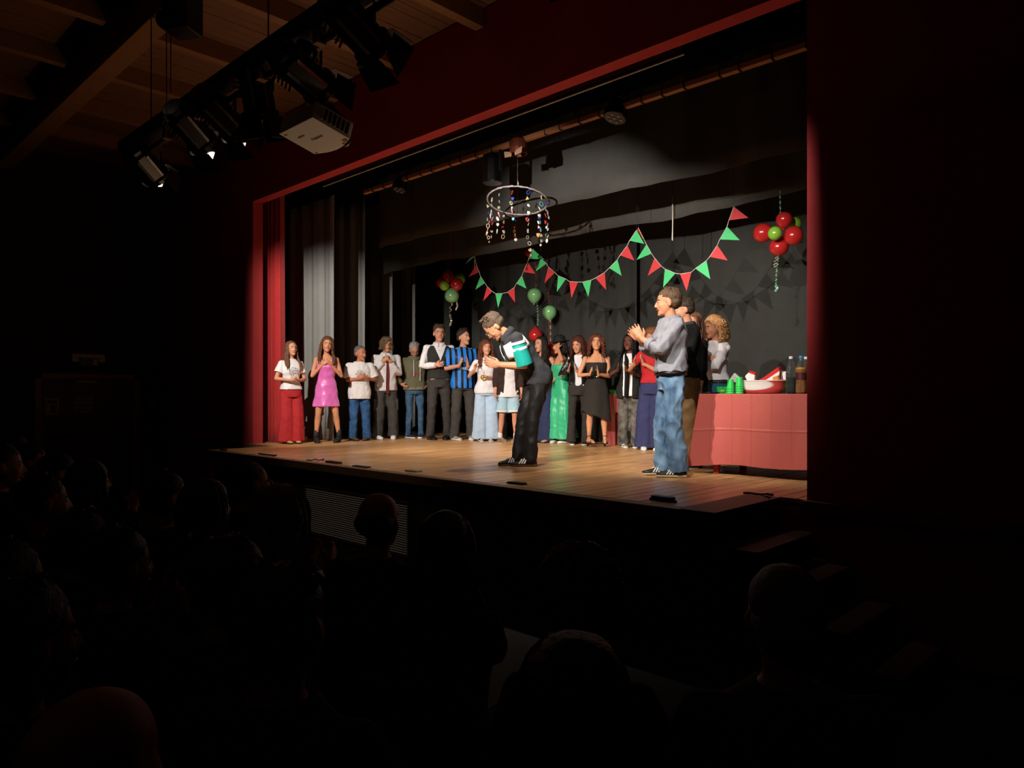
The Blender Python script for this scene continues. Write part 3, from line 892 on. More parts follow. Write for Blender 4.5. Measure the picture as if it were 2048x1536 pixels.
def balloon(parent, loc, r, m, d=(0, 0, 1)):
    """d: direction from knot to crown"""
    o = bpy.data.objects.new('balloon', bal_me); COL.objects.link(o); o.parent = parent
    if not bal_me.materials: bal_me.materials.append(M_bred)
    o.material_slots[0].link = 'OBJECT'; o.material_slots[0].material = m
    o.location = loc; o.scale = (r, r, r)
    o.rotation_euler = Vector(d).to_track_quat('Z', 'Y').to_euler()
    return o
def ribbon(parent, pts, m, amp=.012, w=.006):
    pts = [Vector(p) for p in pts]
    out = []
    n = 46
    for i in range(n + 1):
        u = i / n * (len(pts) - 1); k = min(int(u), len(pts) - 2); f = u - k
        p = pts[k].lerp(pts[k + 1], f)
        out.append(p + Vector((math.sin(i * 1.3) * amp, math.cos(i * 1.3) * amp, 0)))
    b = B(); b.tube(out, w, 4, rounded=False, flat=.3); return b.build('ribbon', m, parent)
def cluster(name, label, y, org_px, items, ribs):
    org = on_y(*org_px, y)
    t = thing(name, label, 'balloons', org, 0)
    for px, py, r, m, dy, d in items:
        c = on_y(px, py, y + dy)
        rad = r * (c.y / (CY + (px - 1024) / FPX * SY)) / FPX
        balloon(t, c - org, rad, m, d)
    for pts, m, a in ribs:
        ribbon(t, [on_y(*q, y - .02) - org for q in pts], m, a)
    p = on_y(*ribs[0][0][0], y - .02) - org
    b = B(); b.tube([p, Vector((p.x, p.y, ZC - .002 - org.z))], .0016, 5); b.build('hanging_thread', M_dstring, t)
    return t
cluster('balloon_cluster', 'left hanging cluster of red and green balloons beside the left bunting', 8.0, (901, 570),
        [(897, 553, 11.5, M_bred, 0, (-.1, 0, 1)), (885, 566, 11, M_bred, .05, (-1, 0, .1)), (917, 559, 12.5, M_bgrn, .2, (1, .5, .5)), (913, 569, 13, M_bred, -.05, (1, -.5, 0)), (890, 572, 9.8, M_bgrn, -.16, (-.2, -1, -.1)), (904, 590, 14.5, M_bpal, -.05, (.05, -.2, -1))],
        [([(901, 463), (901, 550)], M_rib_r, .004), ([(903, 600), (900, 630), (903, 642), (900, 652)], M_rib_w, .018), ([(913, 600), (915, 612), (912, 620)], M_rib_w, .014), ([(906, 580), (904, 612)], M_rib_w, .014)])
cluster('balloon_cluster', 'right hanging cluster of red and green balloons near the red side wall', 8.0, (1560, 466),
        [(1568, 441, 16, M_bred, 0, (.1, 0, 1)), (1588, 448, 13, M_bgrn, .25, (1, .6, .5)), (1528, 466, 19.5, M_bred, 0, (-1, 0, .1)), (1585, 472, 19.5, M_bred, -.03, (1, -.2, -.05)), (1551, 467, 14, M_bgrn, -.2, (-.1, -1, 0)), (1558, 492, 19, M_bred, -.02, (0, -.1, -1))],
        [([(1560, 380), (1561, 430)], M_rib_g, .006), ([(1552, 482), (1556, 505), (1549, 535)], M_rib_w, .02), ([(1556, 515), (1553, 545), (1552, 572)], M_rib_g, .008), ([(1552, 572), (1555, 577), (1551, 583)], M_rib_g, .016)])
cluster('balloon_garland', 'vertical ribbon with a pearly green balloon over a red one, left of the pair', 9.05, (1069, 593),
        [(1060, 506, 10.5, M_bred, .05, (-.3, 0, 1)), (1069, 592, 14.5, M_bpal, 0, (.1, 0, 1)), (1071, 669, 14, M_bred, 0, (0, 0, -1))],
        [([(1068, 505), (1073, 545), (1071, 580)], M_rib_r, .012), ([(1074, 605), (1076, 630), (1075, 652)], M_rib_g, .014), ([(1071, 690), (1073, 745)], M_rib_w, .012)])
cluster('balloon_garland', 'vertical ribbon with a pearly green balloon high over a red one beside the bowler hat', 9.0, (1099, 626),
        [(1099, 626, 14.3, M_bpal, 0, (0, 0, 1)), (1107, 699, 14, M_bred, 0, (0, 0, 1)), (1095, 745, 12, M_bclr, 0, (0, 0, -1))],
        [([(1096, 560), (1098, 612)], M_rib_r, .014), ([(1098, 640), (1099, 664), (1097, 690)], M_rib_r, .014), ([(1101, 640), (1101, 690)], M_rib_w, .008), ([(1100, 712), (1098, 770)], M_rib_w, .012)])
for (px, y0, y1, lab) in ((1345, 393, 480, 'thin white ribbon hanging straight down between two bunting swags'), (949, 520, 546, 'short white thread hanging at the left end of the bunting')):
    a, c = on_y(px, y0, 8.15), on_y(px, y1, 8.15)
    b = B(); b.tube([Vector((0, 0, a.z - c.z)), Vector((.004, 0, (a.z - c.z) * .5)), Vector((0, 0, 0))], .008, 5, flat=.4)
    t = thing('hanging_ribbon', lab, 'ribbon', c)
    b.build('ribbon', M_rib_w, t)
    b = B(); b.tube([(0, 0, a.z - c.z), (0, 0, ZC - .002 - c.z)], .0016, 5); b.build('hanging_thread', M_dstring, t)

# ================================================================== TABLES AND FOOD
M_cloth = mat('red_paper_tablecloth', '#bb5a50', .5, var=.05, scale=6, bump=.08, bscale=50, spec=.35)
M_twood = mat('red_painted_table_leg', '#a83a34', .5)
TZ = .765
def food_table(label, x0, x1, y0, y1, drop, flare_left=.0):
    t = thing('food_table', label, 'table', ((x0 + x1) / 2, (y0 + y1) / 2, STAGE))
    hx, hy = (x1 - x0) / 2, (y1 - y0) / 2
    b = B(); b.box((-hx + .01, -hy + .01, TZ - .03), (hx - .01, hy - .01, TZ - .004)); b.build('tabletop', M_twood, t)
    for sx in (-1, 1):
        for sy in (-1, 1):
            q = B(); q.box((sx * (hx - .13) - .025, sy * (hy - .08) - .025, 0), (sx * (hx - .13) + .025, sy * (hy - .08) + .025, TZ - .03)); q.build('leg', M_twood, t)
    return t, hx, hy
def table_cloth(label, x0, x1, y0, y1, drop, flare=.10, crease=.19, loc=None):
    hx, hy = (x1 - x0) / 2 + .008, (y1 - y0) / 2 + .008
    per = []
    n1, n2 = 420, 50
    for i in range(n1): per.append((-hx + 2 * hx * i / n1, -hy, 0, -1))
    for i in range(n2): per.append((hx, -hy + 2 * hy * i / n2, 1, 0))
    for i in range(n1): per.append((hx - 2 * hx * i / n1, hy, 0, 1))
    for i in range(n2): per.append((-hx, hy - 2 * hy * i / n2, -1, 0))
    rows = []
    rows.append([(p[0] * .96, p[1] * .9, TZ + .002) for p in per])
    rows.append([(p[0] * .995, p[1] * .99, TZ + .002) for p in per])
    R_ = 80
    for j in range(R_ + 1):
        v = j / R_
        row = []
        for (x, y, nx, ny) in per:
            u = x if ny else y
            cr = math.exp(-((((u + 40) % crease) - crease / 2) / .005) ** 2) * .007 + math.exp(-((v - .5) / .007) ** 2) * .007
            fold = .008 * v * math.sin(u * 17 + 1.5) + .005 * v * math.sin(u * 41)
            ex = cr + fold + .012 * v
            cd = (hx + x) if ny else 99
            k = math.exp(-((hx - abs(x)) / .13) ** 2) * math.exp(-((hy - abs(y)) / .13) ** 2)
            X = x + nx * ex + (math.copysign(1, x) * k * flare * v)
            Y = y + ny * ex + (math.copysign(1, y) * k * flare * .5 * v)
            row.append((X, Y, TZ - v * drop * (1 + .04 * k) + .006 * v * math.sin(u * 9)))
        rows.append(row)
    b = B()
    b.rings(rows, cap=False)
    top = len(b.v)
    b.f.append(tuple(range(len(per))))
    o = b.build('tablecloth', M_cloth, None, smooth=True, loc=((x0 + x1) / 2, (y0 + y1) / 2, STAGE))
    return tag(o, label, 'tablecloth')
x0 = on_y(1401, 787, 6.32).x
food_table('food table at the right of the stage, hidden under creased red cloth', x0, -1.75, 6.32, 7.02, .66)
table_cloth('creased red tablecloth on the food table right of the grey-shirted man', x0, -1.75, 6.32, 7.02, .665)
c2 = on_z(1236, 889, STAGE)
food_table('second table further upstage behind the row of people', c2.x - .1, c2.x + 1.5, c2.y - .1, c2.y + .45, .3)
table_cloth('red tablecloth on the rear table behind the braided woman', c2.x - .1, c2.x + 1.5, c2.y - .1, c2.y + .45, .28, .04, .25)
b = B(); b.box((0, -.02, 0), (.17, 0, TZ - .02)); tag(b.build('cloth_panel', M_cloth, None, loc=(c2.x - .12, c2.y - .13, STAGE)), 'red cloth end panel hanging to the floor at the rear table', 'cloth')
TOP = STAGE + TZ + .003
M_cup = mat('green_plastic', '#2fbf4f', .35, spec=.5)
def cup_stack(px, y, n, label, r=.036, inverted=True, h=.09):
    c = on_y(px, 787, y)
    t = thing('cup_stack', label, 'cups', (c.x, y, TOP), 0, 'stacks of green cups on the food table')
    for k in range(n):
        b = B()
        z = k * .022
        pr = [(0, z), (r, z), (r + .003, z + .006), (r, z + .012), (r * .76, z + h), (r * .72, z + h + .002), (0, z + h + .002)] if inverted else [(0, z), (r * .76, z), (r, z + h), (r + .003, z + h), (r - .003, z + h - .004), (r * .7, z + .006), (0, z + .006)]
        b.lathe(pr, 18); b.build('cup', M_cup, t, smooth=False)
    return t
cup_stack(1461, 6.50, 3, 'left stack of upturned green cups in front of the bowl', .038)
cup_stack(1479, 6.50, 4, 'taller right stack of upturned green cups in front of the bowl', .036)
for px, lab in ((1442, 'leftmost low green cup at the table edge'), (1453, 'low green cup second from the table edge')):
    c = on_y(px, 787, 6.62)
    b = B(); b.lathe([(0, 0), (.036, 0), (.046, .07), (.049, .072), (.044, .069), (.034, .006), (0, .006)], 18)
    tag(b.build('cup', M_cup, None, loc=(c.x, 6.62, TOP)), lab, 'cup', 'low green cups on the food table')
c = on_y(1572, 787, 6.62)
b = B(); b.lathe([(0, 0), (.04, 0), (.05, .085), (.053, .087), (.047, .083), (.037, .006), (0, .006)], 18)
tag(b.build('cup', M_cup, None, loc=(c.x, 6.72, TOP)), 'green cup standing between the bowl and the water bottle', 'cup')
c = on_y(1430, 787, 6.55)
b = B(); b.lathe([(0, 0), (.07, .002), (.09, .012), (.088, .014), (.06, .006), (0, .006)], 20)
pt = tag(b.build('plate', mat('dark_plate', '#26241e', .3), None, loc=(c.x, 6.48, TOP)), 'dark serving plate at the left end of the food table', 'plate')
c = on_y(1444, 783, 6.46)
b = B(); b.ell((0, 0, .012), (.024, .02, .012)); tag(b.build('lime_snack', mat('yellow_green_sweet', '#a9c94a', .5), None, smooth=True, loc=(c.x, 6.47, TOP + .012)), 'small yellow green snack on the dark plate', 'snack')
# oval party bowl, pale; red tablecloth bounce is painted round its oval front
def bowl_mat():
    m = mat('pale_bowl_red_bounce', '#c9463f', .3, spec=.6)
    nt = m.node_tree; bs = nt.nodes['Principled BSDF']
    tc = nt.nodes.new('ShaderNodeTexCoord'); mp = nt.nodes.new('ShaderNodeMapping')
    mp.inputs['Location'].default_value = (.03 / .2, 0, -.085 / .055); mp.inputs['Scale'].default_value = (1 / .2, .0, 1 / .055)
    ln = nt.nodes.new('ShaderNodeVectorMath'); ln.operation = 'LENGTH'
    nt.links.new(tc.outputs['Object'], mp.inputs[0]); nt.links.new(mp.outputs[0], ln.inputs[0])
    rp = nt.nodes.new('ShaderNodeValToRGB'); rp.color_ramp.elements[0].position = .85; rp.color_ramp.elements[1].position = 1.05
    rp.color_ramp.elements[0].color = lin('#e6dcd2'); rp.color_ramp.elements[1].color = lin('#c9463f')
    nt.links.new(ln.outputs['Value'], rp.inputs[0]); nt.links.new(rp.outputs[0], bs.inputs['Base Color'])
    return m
ca, cb_ = on_y(1474, 787, 6.62), on_y(1570, 787, 6.62)
bw = thing('party_bowl', 'large oval white bowl of packets on the food table, red bounce painted on', 'bowl', ((ca.x + cb_.x) / 2, 6.64, TOP))
W_ = (cb_.x - ca.x) / 2
rs_ = []
for s_, z in ((0.02, 0), (.72, 0), (.82, .01), (.95, .06), (1.0, .115), (1.03, .12), (1.03, .125), (.99, .125), (.94, .11), (.8, .02), (.02, .015)):
    rs_.append([(W_ * s_ * math.cos(a), .13 * s_ * math.sin(a), z) for a in [2 * PI * j / 40 for j in range(40)]])
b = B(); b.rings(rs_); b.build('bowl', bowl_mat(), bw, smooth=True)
b = B(); b.tube([(W_ * 1.03 * math.cos(a), .134 * math.sin(a), .124) for a in [2 * PI * j / 40 for j in range(40)]], .004, 6, closed=True); b.build('rim', mat('pale_rim', '#e8cfc8', .3), bw, smooth=True)
M_pap = mat('white_paper_packet', '#e6e2da', .5, bump=.2, bscale=40)
M_rpk = mat('red_foil_packet', '#c9302e', .3, spec=.6)
M_slv = mat('silver_foil_packet', '#b9b2aa', .25, metal=.6, bump=.5, bscale=30)
def packet(px, py, y, pts, m, label, stripe=None, th=.018, tilt=.2):
    c = on_y(px, py, y)
    t = thing('snack_packet', label, 'packet', c, 0, 'packets piled in the party bowl')
    M = Matrix.Rotation(tilt, 4, 'X')
    b = B(); b.prism(pts, -th, th, M); b.build('wrapper', m, t, bevel=.006)
    if stripe:
        b = B(); b.prism(stripe[0], -th - .001, th + .001, M); b.build('stripe', stripe[1], t)
    return t
packet(1470, 756, 6.66, [(-.06, -.02), (0, .05), (.07, -.02), (.03, -.05)], M_pap, 'plain white paper packet at the left end of the bowl')
packet(1503, 754, 6.64, [(-.06, .01), (-.01, .055), (.045, .03), (.03, -.05), (-.03, -.06)], M_pap, 'white packet with a red top band, second in the bowl', ([(-.012, .06), (.048, .036), (.043, .022), (-.018, .045)], M_rpk))
packet(1540, 752, 6.66, [(-.13, -.05), (-.04, .0), (.10, .09), (.11, .05), (.09, -.05)], M_rpk, 'big red and white bag rising out of the bowl', ([(-.06, -.05), (.10, .045), (.11, .05), (.09, -.05)], M_pap), .03)
packet(1562, 752, 6.70, [(-.05, -.05), (-.06, .02), (-.02, .05), (.04, .045), (.05, -.05)], M_slv, 'crumpled silver packet at the right end of the bowl')
packet(1573, 750, 6.66, [(-.03, -.04), (-.035, .02), (.02, .05), (.035, .02), (.02, -.05)], M_pap, 'small white packet sticking up at the right end of the bowl')
packet(1553, 758, 6.60, [(-.03, -.03), (-.03, .02), (.02, .035), (.03, -.02)], mat('orange_packet', '#d08a4a', .4), 'small orange packet half buried in the bowl')
# bottles
M_pet = mat('clear_bottle_plastic', '#f2f7f4', .04, trans=.97, ior=1.12, spec=.6)
def bottle(px, y, label, liquid, cap, lab_m, fill):
    c = on_y(px, 787, y)
    t = thing('drink_bottle', label, 'bottle', (c.x, y, TOP), 0, 'drink bottles on the food table')
    r = .046
    b = B(); b.lathe([(0, 0), (.03, 0), (r, .012), (r, .07), (r * .93, .09), (r, .11), (r, .2), (r * .9, .225), (.03, .275), (.015, .31), (.015, .325), (0, .326)], 22); b.build('bottle_body', M_pet, t, smooth=True)
    b = B(); b.lathe([(0, .004), (.028, .004), (r - .004, .014), (r - .004, .07), (r * .93 - .004, .09), (r - .004, .11), (r - .004, fill), (0, fill)], 22); b.build('drink', liquid, t, smooth=False)
    b = B(); b.lathe([(0, .318), (.018, .318), (.018, .338), (.016, .341), (0, .341)], 16); b.build('cap', cap, t)
    if lab_m:
        b = B(); b.lathe([(r + .001, .125), (r + .0015, .125), (r + .0015, .19), (r + .001, .19)], 22); b.build('paper_label', lab_m, t)
    return t
bottle(1582, 6.55, 'clear plastic bottle with white cap and dark green drink', mat('dark_green_drink', '#16301a', .1, spec=.6), M_white, None, .15)
bottle(1602, 6.52, 'orange drink bottle with blue cap and dark label', mat('orange_drink', '#e0912a', .2, spec=.6), mat('blue_cap', '#3b8fd0', .4), mat('dark_label', '#4a1712', .5), .235)
bottle(1612, 6.7, 'plastic bottle with white cap half hidden behind the red wall edge', mat('orange_drink', '#e0912a', .2), M_white, None, .2)
# things on the rear table
c = on_y(1229, 787, c2.y + .05)
b = B(); b.lathe([(0, 0), (.05, 0), (.07, .06), (.073, .06), (.066, .055), (.045, .006), (0, .006)], 18); tag(b.build('bowl', M_cup, None, loc=(c.x, c2.y + .03, TOP)), 'green bowl on the rear table beside the woman in black', 'bowl')
c = on_y(1236, 780, c2.y + .2)
b = B(); b.box((-.1, -.06, 0), (.08, .06, .13)); tag(b.build('bag', mat('black_bag', '#15130f', .5), None, loc=(c.x, c2.y + .22, TOP), bevel=.03), 'dark bag on the rear table behind the green bowl', 'bag')

# ================================================================== SMALL THINGS ON THE STAGE EDGE
M_dk = mat('black_rubber', '#141210', .5)
for px, py, w, d, h, m, lab in ((438, 902, .1, .06, .02, M_dk, 'small dark block at the far left corner of the stage edge'), (667, 926, .26, .06, .022, mat('brown_plate', '#4a3020', .5), 'brown floor plate on the stage edge, third from the left corner'),
                    (723, 934, .26, .06, .012, M_dk, 'flat black strip lying on the stage edge right of the brown plate'), (827, 943, .18, .08, .014, mat('pale_plate', '#8d8a72', .5), 'pale greenish plate lying on the stage edge'),
                    (1034, 968, .17, .06, .018, M_dk, 'dark flat block on the stage edge below the bowing man'), (1326, 1002, .17, .065, .035, M_dk, 'black box on the stage edge near the side steps')):
    c = on_z(px, py, STAGE)
    t = thing('floor_block', lab, 'block', (c.x, max(c.y, APY + .08), STAGE), rnd.uniform(-.1, .1), 'small blocks along the stage edge')
    b = B(); b.box((-w / 2, -d / 2, 0), (w / 2, d / 2, h)); b.build('block', m, t, bevel=.004)
    b = B(); b.box((-w / 2 - .025, -d / 4, 0), (w / 2 + .025, d / 4, h * .4)); b.build('base_plate', m, t)
def floor_cable(pts, lab, r=.006):
    P = [on_z(*p, STAGE) for p in pts]
    o = P[0]
    b = B(); b.tube([Vector((p.x - o.x, max(p.y, APY + .12) - o.y, r + .001)) for p in P], r, 5)
    tag(b.build('cable', M_dk, None, loc=(o.x, o.y, STAGE)), lab, 'cable')
floor_cable([(507, 911), (514, 909), (520, 909), (527, 912), (533, 914), (540, 912), (547, 913), (553, 911)], 'thin black cable curled at the left of the stage edge', .009)
floor_cable([(611, 921), (622, 922), (630, 919), (638, 922), (645, 920), (648, 919), (646, 923)], 'short squiggle of black cable left of the brown plate')
floor_cable([(1488, 988), (1500, 988), (1512, 990), (1524, 991), (1535, 990), (1546, 992)], 'black cable lying across the top of the side steps', .008)
floor_cable([(1528, 993), (1534, 996), (1540, 995), (1537, 998)], 'small loop of black cable beside the red wall end', .008)
c = on_z(611, 882, STAGE)
b = B(); b.lathe([(0, 0), (.03, 0), (.036, .07), (.034, .07), (.028, .004), (0, .004)], 16)
tag(b.build('paper_cup', M_white, None, loc=(c.x, c.y, STAGE)), 'small white paper cup on the floor beside the red trousers', 'cup')
# ================================================================== PEOPLE
from mathutils import noise as mnoise
M_eye = mat('eye_white', '#c4b6aa', .3)
M_pup = mat('dark_iris', '#2a1a10', .15)
M_lip = mat('lips', '#a8564c', .5)
M_teeth = mat('teeth', '#f0e8dc', .35)
SKINS = {}
def skin(h):
    return mat('skin_' + h.strip('#'), h, .5, var=.08, scale=25, bump=.05, bscale=120, spec=.35)

MALE = [(.80, .155, .110, 0), (.88, .170, .118, 0), (.95, .166, .116, 0), (1.08, .150, .108, 0), (1.20, .162, .116, .005), (1.31, .176, .120, .008), (1.38, .172, .106, 0), (1.43, .140, .084, -.004), (1.465, .090, .070, -.004), (1.49, .062, .060, 0)]
FEM = [(.80, .160, .112, 0), (.88, .176, .124, -.006), (.95, .166, .118, -.004), (1.07, .126, .094, 0), (1.17, .136, .104, .006), (1.26, .148, .124, .016), (1.34, .146, .106, .004), (1.40, .128, .084, -.004), (1.44, .090, .066, -.004), (1.475, .056, .055, 0)]
class Pose:
    pass
def lerp_prof(T, z):
    if z <= T[0][0]: return T[0][1:]
    for a, c in zip(T, T[1:]):
        if z <= c[0]:
            f = (z - a[0]) / (c[0] - a[0])
            return tuple(a[i] + (c[i] - a[i]) * f for i in (1, 2, 3))
    return T[-1][1:]
def torso_rings(P, z0, z1, grow, n=30, step=.045, wmul=1.0, belly=0.0, flare=0.0, e=2.35, mod=None, shrink=0.0):
    rs = []
    k = max(2, int((z1 - z0) / step))
    for i in range(k + 1):
        z = z0 + (z1 - z0) * i / k
        rx, ry, cy = lerp_prof(P.prof, z)
        g = grow + flare * max(0, (1.12 - z)) / .3 - shrink * max(0, min(1, (1.12 - z) / .15))
        rx = rx * P.wid * wmul + g; ry = ry * P.dep * wmul + g
        if belly:
            cy += belly * math.exp(-((z - 1.05) / .12) ** 2) * .5; ry += belly * math.exp(-((z - 1.05) / .12) ** 2) * .5
        ring = []
        for j in range(n):
            a = 2 * PI * j / n
            c, s = math.cos(a), math.sin(a)
            m = 1 + (mod(a, z) if mod else 0)
            x = rx * m * math.copysign(abs(c) ** (2 / e), c); y = cy + ry * m * math.copysign(abs(s) ** (2 / e), s)
            ring.append(P.U((x, y, z)))
        rs.append(ring)
    return rs
def ik(S, Wt, l1, l2, pole):
    d = Wt - S; L = min(d.length, (l1 + l2) * .998)
    d.normalize()
    a = (l1 * l1 - l2 * l2 + L * L) / (2 * L)
    h = math.sqrt(max(1e-6, l1 * l1 - a * a))
    p = Vector(pole); p = p - d * p.dot(d); p.normalize()
    return S + d * a + p * h, S + d * L
def add_hand(b, w, f, n, side, curl=.35, spread=1.0, k=1.0, thumb=.5):
    """side +1 right hand, -1 left hand; f fingers, n palm normal"""
    f = Vector(f).normalized(); n = Vector(n); n = (n - f * n.dot(f)).normalized()
    a = f.cross(n) * side
    M = Matrix((a, f, n)).transposed()
    b.ell(w + f * .050 * k, (.043 * k, .052 * k, .017 * k), M, 12, 8)
    b.tube([w - f * .02, w + f * .03 * k], [.024 * k, .026 * k], 10)
    for i, (off, ln) in enumerate(((.031, .072), (.0105, .080), (-.0105, .074), (-.031, .058))):
        p0 = w + (f * .085 + a * off - f * abs(off) * .25) * k
        d = (f + a * off * 4.2 * spread).normalized()
        pts = [p0 - d * .02]
        p = p0.copy(); ang = 0
        for seg, fr in enumerate((.45, .30, .25)):
            ang += curl * (.45, .6, .5)[seg] * (1 + .12 * i)
            q = d * math.cos(ang) + n * math.sin(ang)
            p = p + q * ln * fr * k
            pts.append(p.copy())
        b.tube(pts, [.0098 * k, .0093 * k, .0085 * k, .0070 * k], 7)
    t0 = w + (f * .022 + a * .030) * k
    d1 = (a * .8 + f * .7 + n * .35).normalized(); d2 = (a * .25 + f * .95 + n * thumb).normalized()
    b.tube([t0 - d1 * .012, t0 + d1 * .032 * k, t0 + d1 * .032 * k + d2 * .03 * k, t0 + d1 * .032 * k + d2 * .052 * k], [.0135 * k, .0118 * k, .0105 * k, .0082 * k], 7)
def V(*a): return Vector(a)
def mir(v): return (-v[0], v[1], v[2])
def clap(c, gap=.018, up=.8, fwd=.5, tw=.12):
    c = Vector(c)
    gap *= .45
    f = Vector((-.12, fwd, up)).normalized()
    r = dict(w=c + V(gap + .028, 0, 0) - f * .075, f=f + V(0, tw, -tw), n=(-1, 0, .05), curl=.22, pole=(.75, -.45, -.8))
    f2 = Vector((.12, fwd, up)).normalized()
    l = dict(w=c + V(-gap - .028, 0, 0) - f2 * .075, f=f2 + V(0, -tw, tw), n=(1, 0, .05), curl=.22, pole=(-.75, -.45, -.8))
    return r, l
def clasp(c, up=.5, fwd=.5):
    """right fingers wrapped over the left hand"""
    c = Vector(c)
    r = dict(w=c + V(.075, -.05, -.035), f=(-.75, fwd, up), n=(-.5, -.6, .1), curl=.75, pole=(.75, -.4, -.8))
    l = dict(w=c + V(-.075, -.05, -.045), f=(.75, fwd, up * .7), n=(.45, .1, .7), curl=.6, pole=(-.75, -.4, -.8))
    return r, l
def hang(side, y=.05, out=.24, z=.84):
    return dict(w=V(side * out, y, z), f=(side * -.05, .15, -1), n=(-side, 0, 0), curl=.5, pole=(side * .4, -1, 0))
def lumpy(b, i0, amp, freq, seed=0):
    for i in range(i0, len(b.v)):
        p = Vector(b.v[i])
        q = p * freq + Vector((seed * 3.1, seed * 1.7, 0))
        d = mnoise.noise_vector(q) * amp
        b.v[i] = tuple(p + d)

LEGS = dict(jeans=(.100, .090, .076, .070, .070), slim=(.094, .080, .064, .058, .056), baggy=(.106, .104, .096, .094, .098), wide=(.106, .112, .118, .128, .142), flare=(.096, .084, .070, .078, .098), shorts=(.108, .112, .118, .118, .118), straight=(.100, .094, .086, .084, .086))

def person(label, pos, rz, H, fem=False, lean=0, seated=False, hp=0, hy=0, hr=0, sk='#c98a68', wid=1.0, dep=1.0, arms=None, feet=None, vox=.0075, cvox=.012, face=2, torso_yaw=0,
           smile=False, beard=None, bare_legs=False, bare_feet=True, group=None, hscale=1.10, brow='#3a2618', cat='person', elbow_out=None, hip_shift=0.0, hip_back=0.0, hand=.94, belly=0.0):
    P = Pose()
    s = H / 1.75
    P.root = thing('person', label, cat, pos, rz, group)
    P.root.scale = (s, s, s)
    P.prof = FEM if fem else MALE
    P.wid, P.dep, P.fem, P.belly = wid, dep, fem, belly
    off = Vector((hip_shift, -hip_back, -.40 if seated else 0))
    RL = Matrix.Rotation(R(torso_yaw), 3, 'Z') @ Matrix.Rotation(-R(lean), 3, 'X')
    piv = Vector((0, 0, .94))
    def U(p):
        p = Vector(p)
        f = min(1, max(0, (p.z - .86) / .16)) if lean else 1
        if lean and f < 1:
            RR = Matrix.Rotation(R(torso_yaw * f), 3, 'Z') @ Matrix.Rotation(-R(lean * f), 3, 'X')
            return RR @ (p - piv) + piv + off
        return RL @ (p - piv) + piv + off
    P.U = U; P.RL = RL
    hc = Vector((0, .028, 1.635)); npv = Vector((0, .0, 1.545))
    RH = Matrix.Rotation(R(hy), 3, 'Z') @ Matrix.Rotation(-R(hp), 3, 'X') @ Matrix.Rotation(R(hr), 3, 'Y')
    def Hd(p):
        return U(npv + RH @ (hc - npv + Vector(p) * hscale))
    P.Hd = Hd; P.HR = RL @ RH; P.hs = hscale
    b = B()
    # torso, neck
    b.rings(torso_rings(P, .90, 1.475 if fem else 1.49, -.004, belly=belly, shrink=.03))
    nr = .047 if fem else .055
    b.tube([U((0, -.012, 1.42)), U((0, -.004, 1.49)), Hd((0, -.012, -.09)), Hd((0, -.01, -.03))], [nr * 1.25, nr * 1.02, nr, nr * .9], 12)
    # head
    MH = P.HR
    def he(c, r, nu=16, nv=12): b.ell(Hd(c), tuple(q * hscale for q in r), MH, nu, nv)
    he((0, -.012, .03), (.077, .097, .086)); he((0, .022, -.025), (.064, .072, .088)); he((0, .048, -.086), (.040, .038, .028)); he((0, .072, -.102), (.019, .017, .014), 10, 6)
    he((0, .076, .02), (.044, .014, .010), 10, 6); he((.036, .062, -.03), (.022, .02, .022), 10, 6); he((-.036, .062, -.03), (.022, .02, .022), 10, 6)
    b.tube([Hd((0, .084, .010)), Hd((0, .098, -.014)), Hd((0, .105, -.032))], [.008, .010, .0120], 8); he((.010, .098, -.037), (.009, .010, .007), 8, 5); he((-.010, .098, -.037), (.009, .010, .007), 8, 5)
    for sx in (-1, 1):
        he((sx * .078, -.008, -.012), (.010, .020, .031), 10, 8)
    # arms
    sx_ = (.165 if fem else .190) * wid
    P.sh = {}
    P.arm = {}
    if arms is None: arms = (hang(1), hang(-1))
    k = .86 if fem else 1.0
    for side, A in ((1, arms[0]), (-1, arms[1])):
        S = U((side * sx_, -.01, 1.405 if not fem else 1.385))
        E, Wr = ik(S, Vector(A['w']), .285, .255, A['pole'])
        P.arm[side] = (S, E, Wr)
        b.ell(S, (.054 * k, .054 * k, .054 * k), None, 10, 8)
        b.tube([S, S.lerp(E, .45), E], [.047 * k, .045 * k, .037 * k], 10)
        b.tube([E, E.lerp(Wr, .3), Wr], [.037 * k, .039 * k, .026 * k], 10)
        add_hand(b, Wr, A['f'], A['n'], side, A.get('curl', .35), 1.0, (.92 if fem else 1.03) * hand, A.get('thumb', .5))
    # legs
    if feet is None: feet = ((.105, 0, 12), (-.105, 0, -12))
    P.leg = {}
    for side, F in ((1, feet[0]), (-1, feet[1])):
        hip = Vector((side * .088 * wid + hip_shift, -hip_back, .90)) + Vector((0, 0, off.z))
        if len(F) > 3: zz = F[3]
        else: zz = 0
        ank = Vector((F[0], F[1], .085 + zz))
        LL = (ank - hip).length * 1.003
        kn, ank = ik(hip, ank, .425 if seated else LL * .508, .412 if seated else LL * .492, Vector((side * .12 + math.sin(-R(F[2])) * .3, 1, .1 if not seated else .8)))
        P.leg[side] = (hip, kn, ank, F[2])
        if bare_legs:
            cf = kn.lerp(ank, .32) + V(0, -.018, 0)
            b.tube([hip, hip.lerp(kn, .5), kn.lerp(hip, .1), kn, kn.lerp(ank, .1), cf, kn.lerp(ank, .7), ank], [.082, .072, .056, .053, .049, .053, .038, .031], 12)
            dr = V(math.sin(-R(F[2])), math.cos(R(F[2])), 0)
            if bare_feet: b.tube([ank + dr * -.02 + V(0, 0, -.04), ank + dr * .08 + V(0, 0, -.045), ank + dr * .15 + V(0, 0, -.062)], [.036, .034, .022], 10)
        elif seated:
            b.tube([hip, hip.lerp(kn, .5)], [.07, .06], 8)
    P.skin = skin(sk)
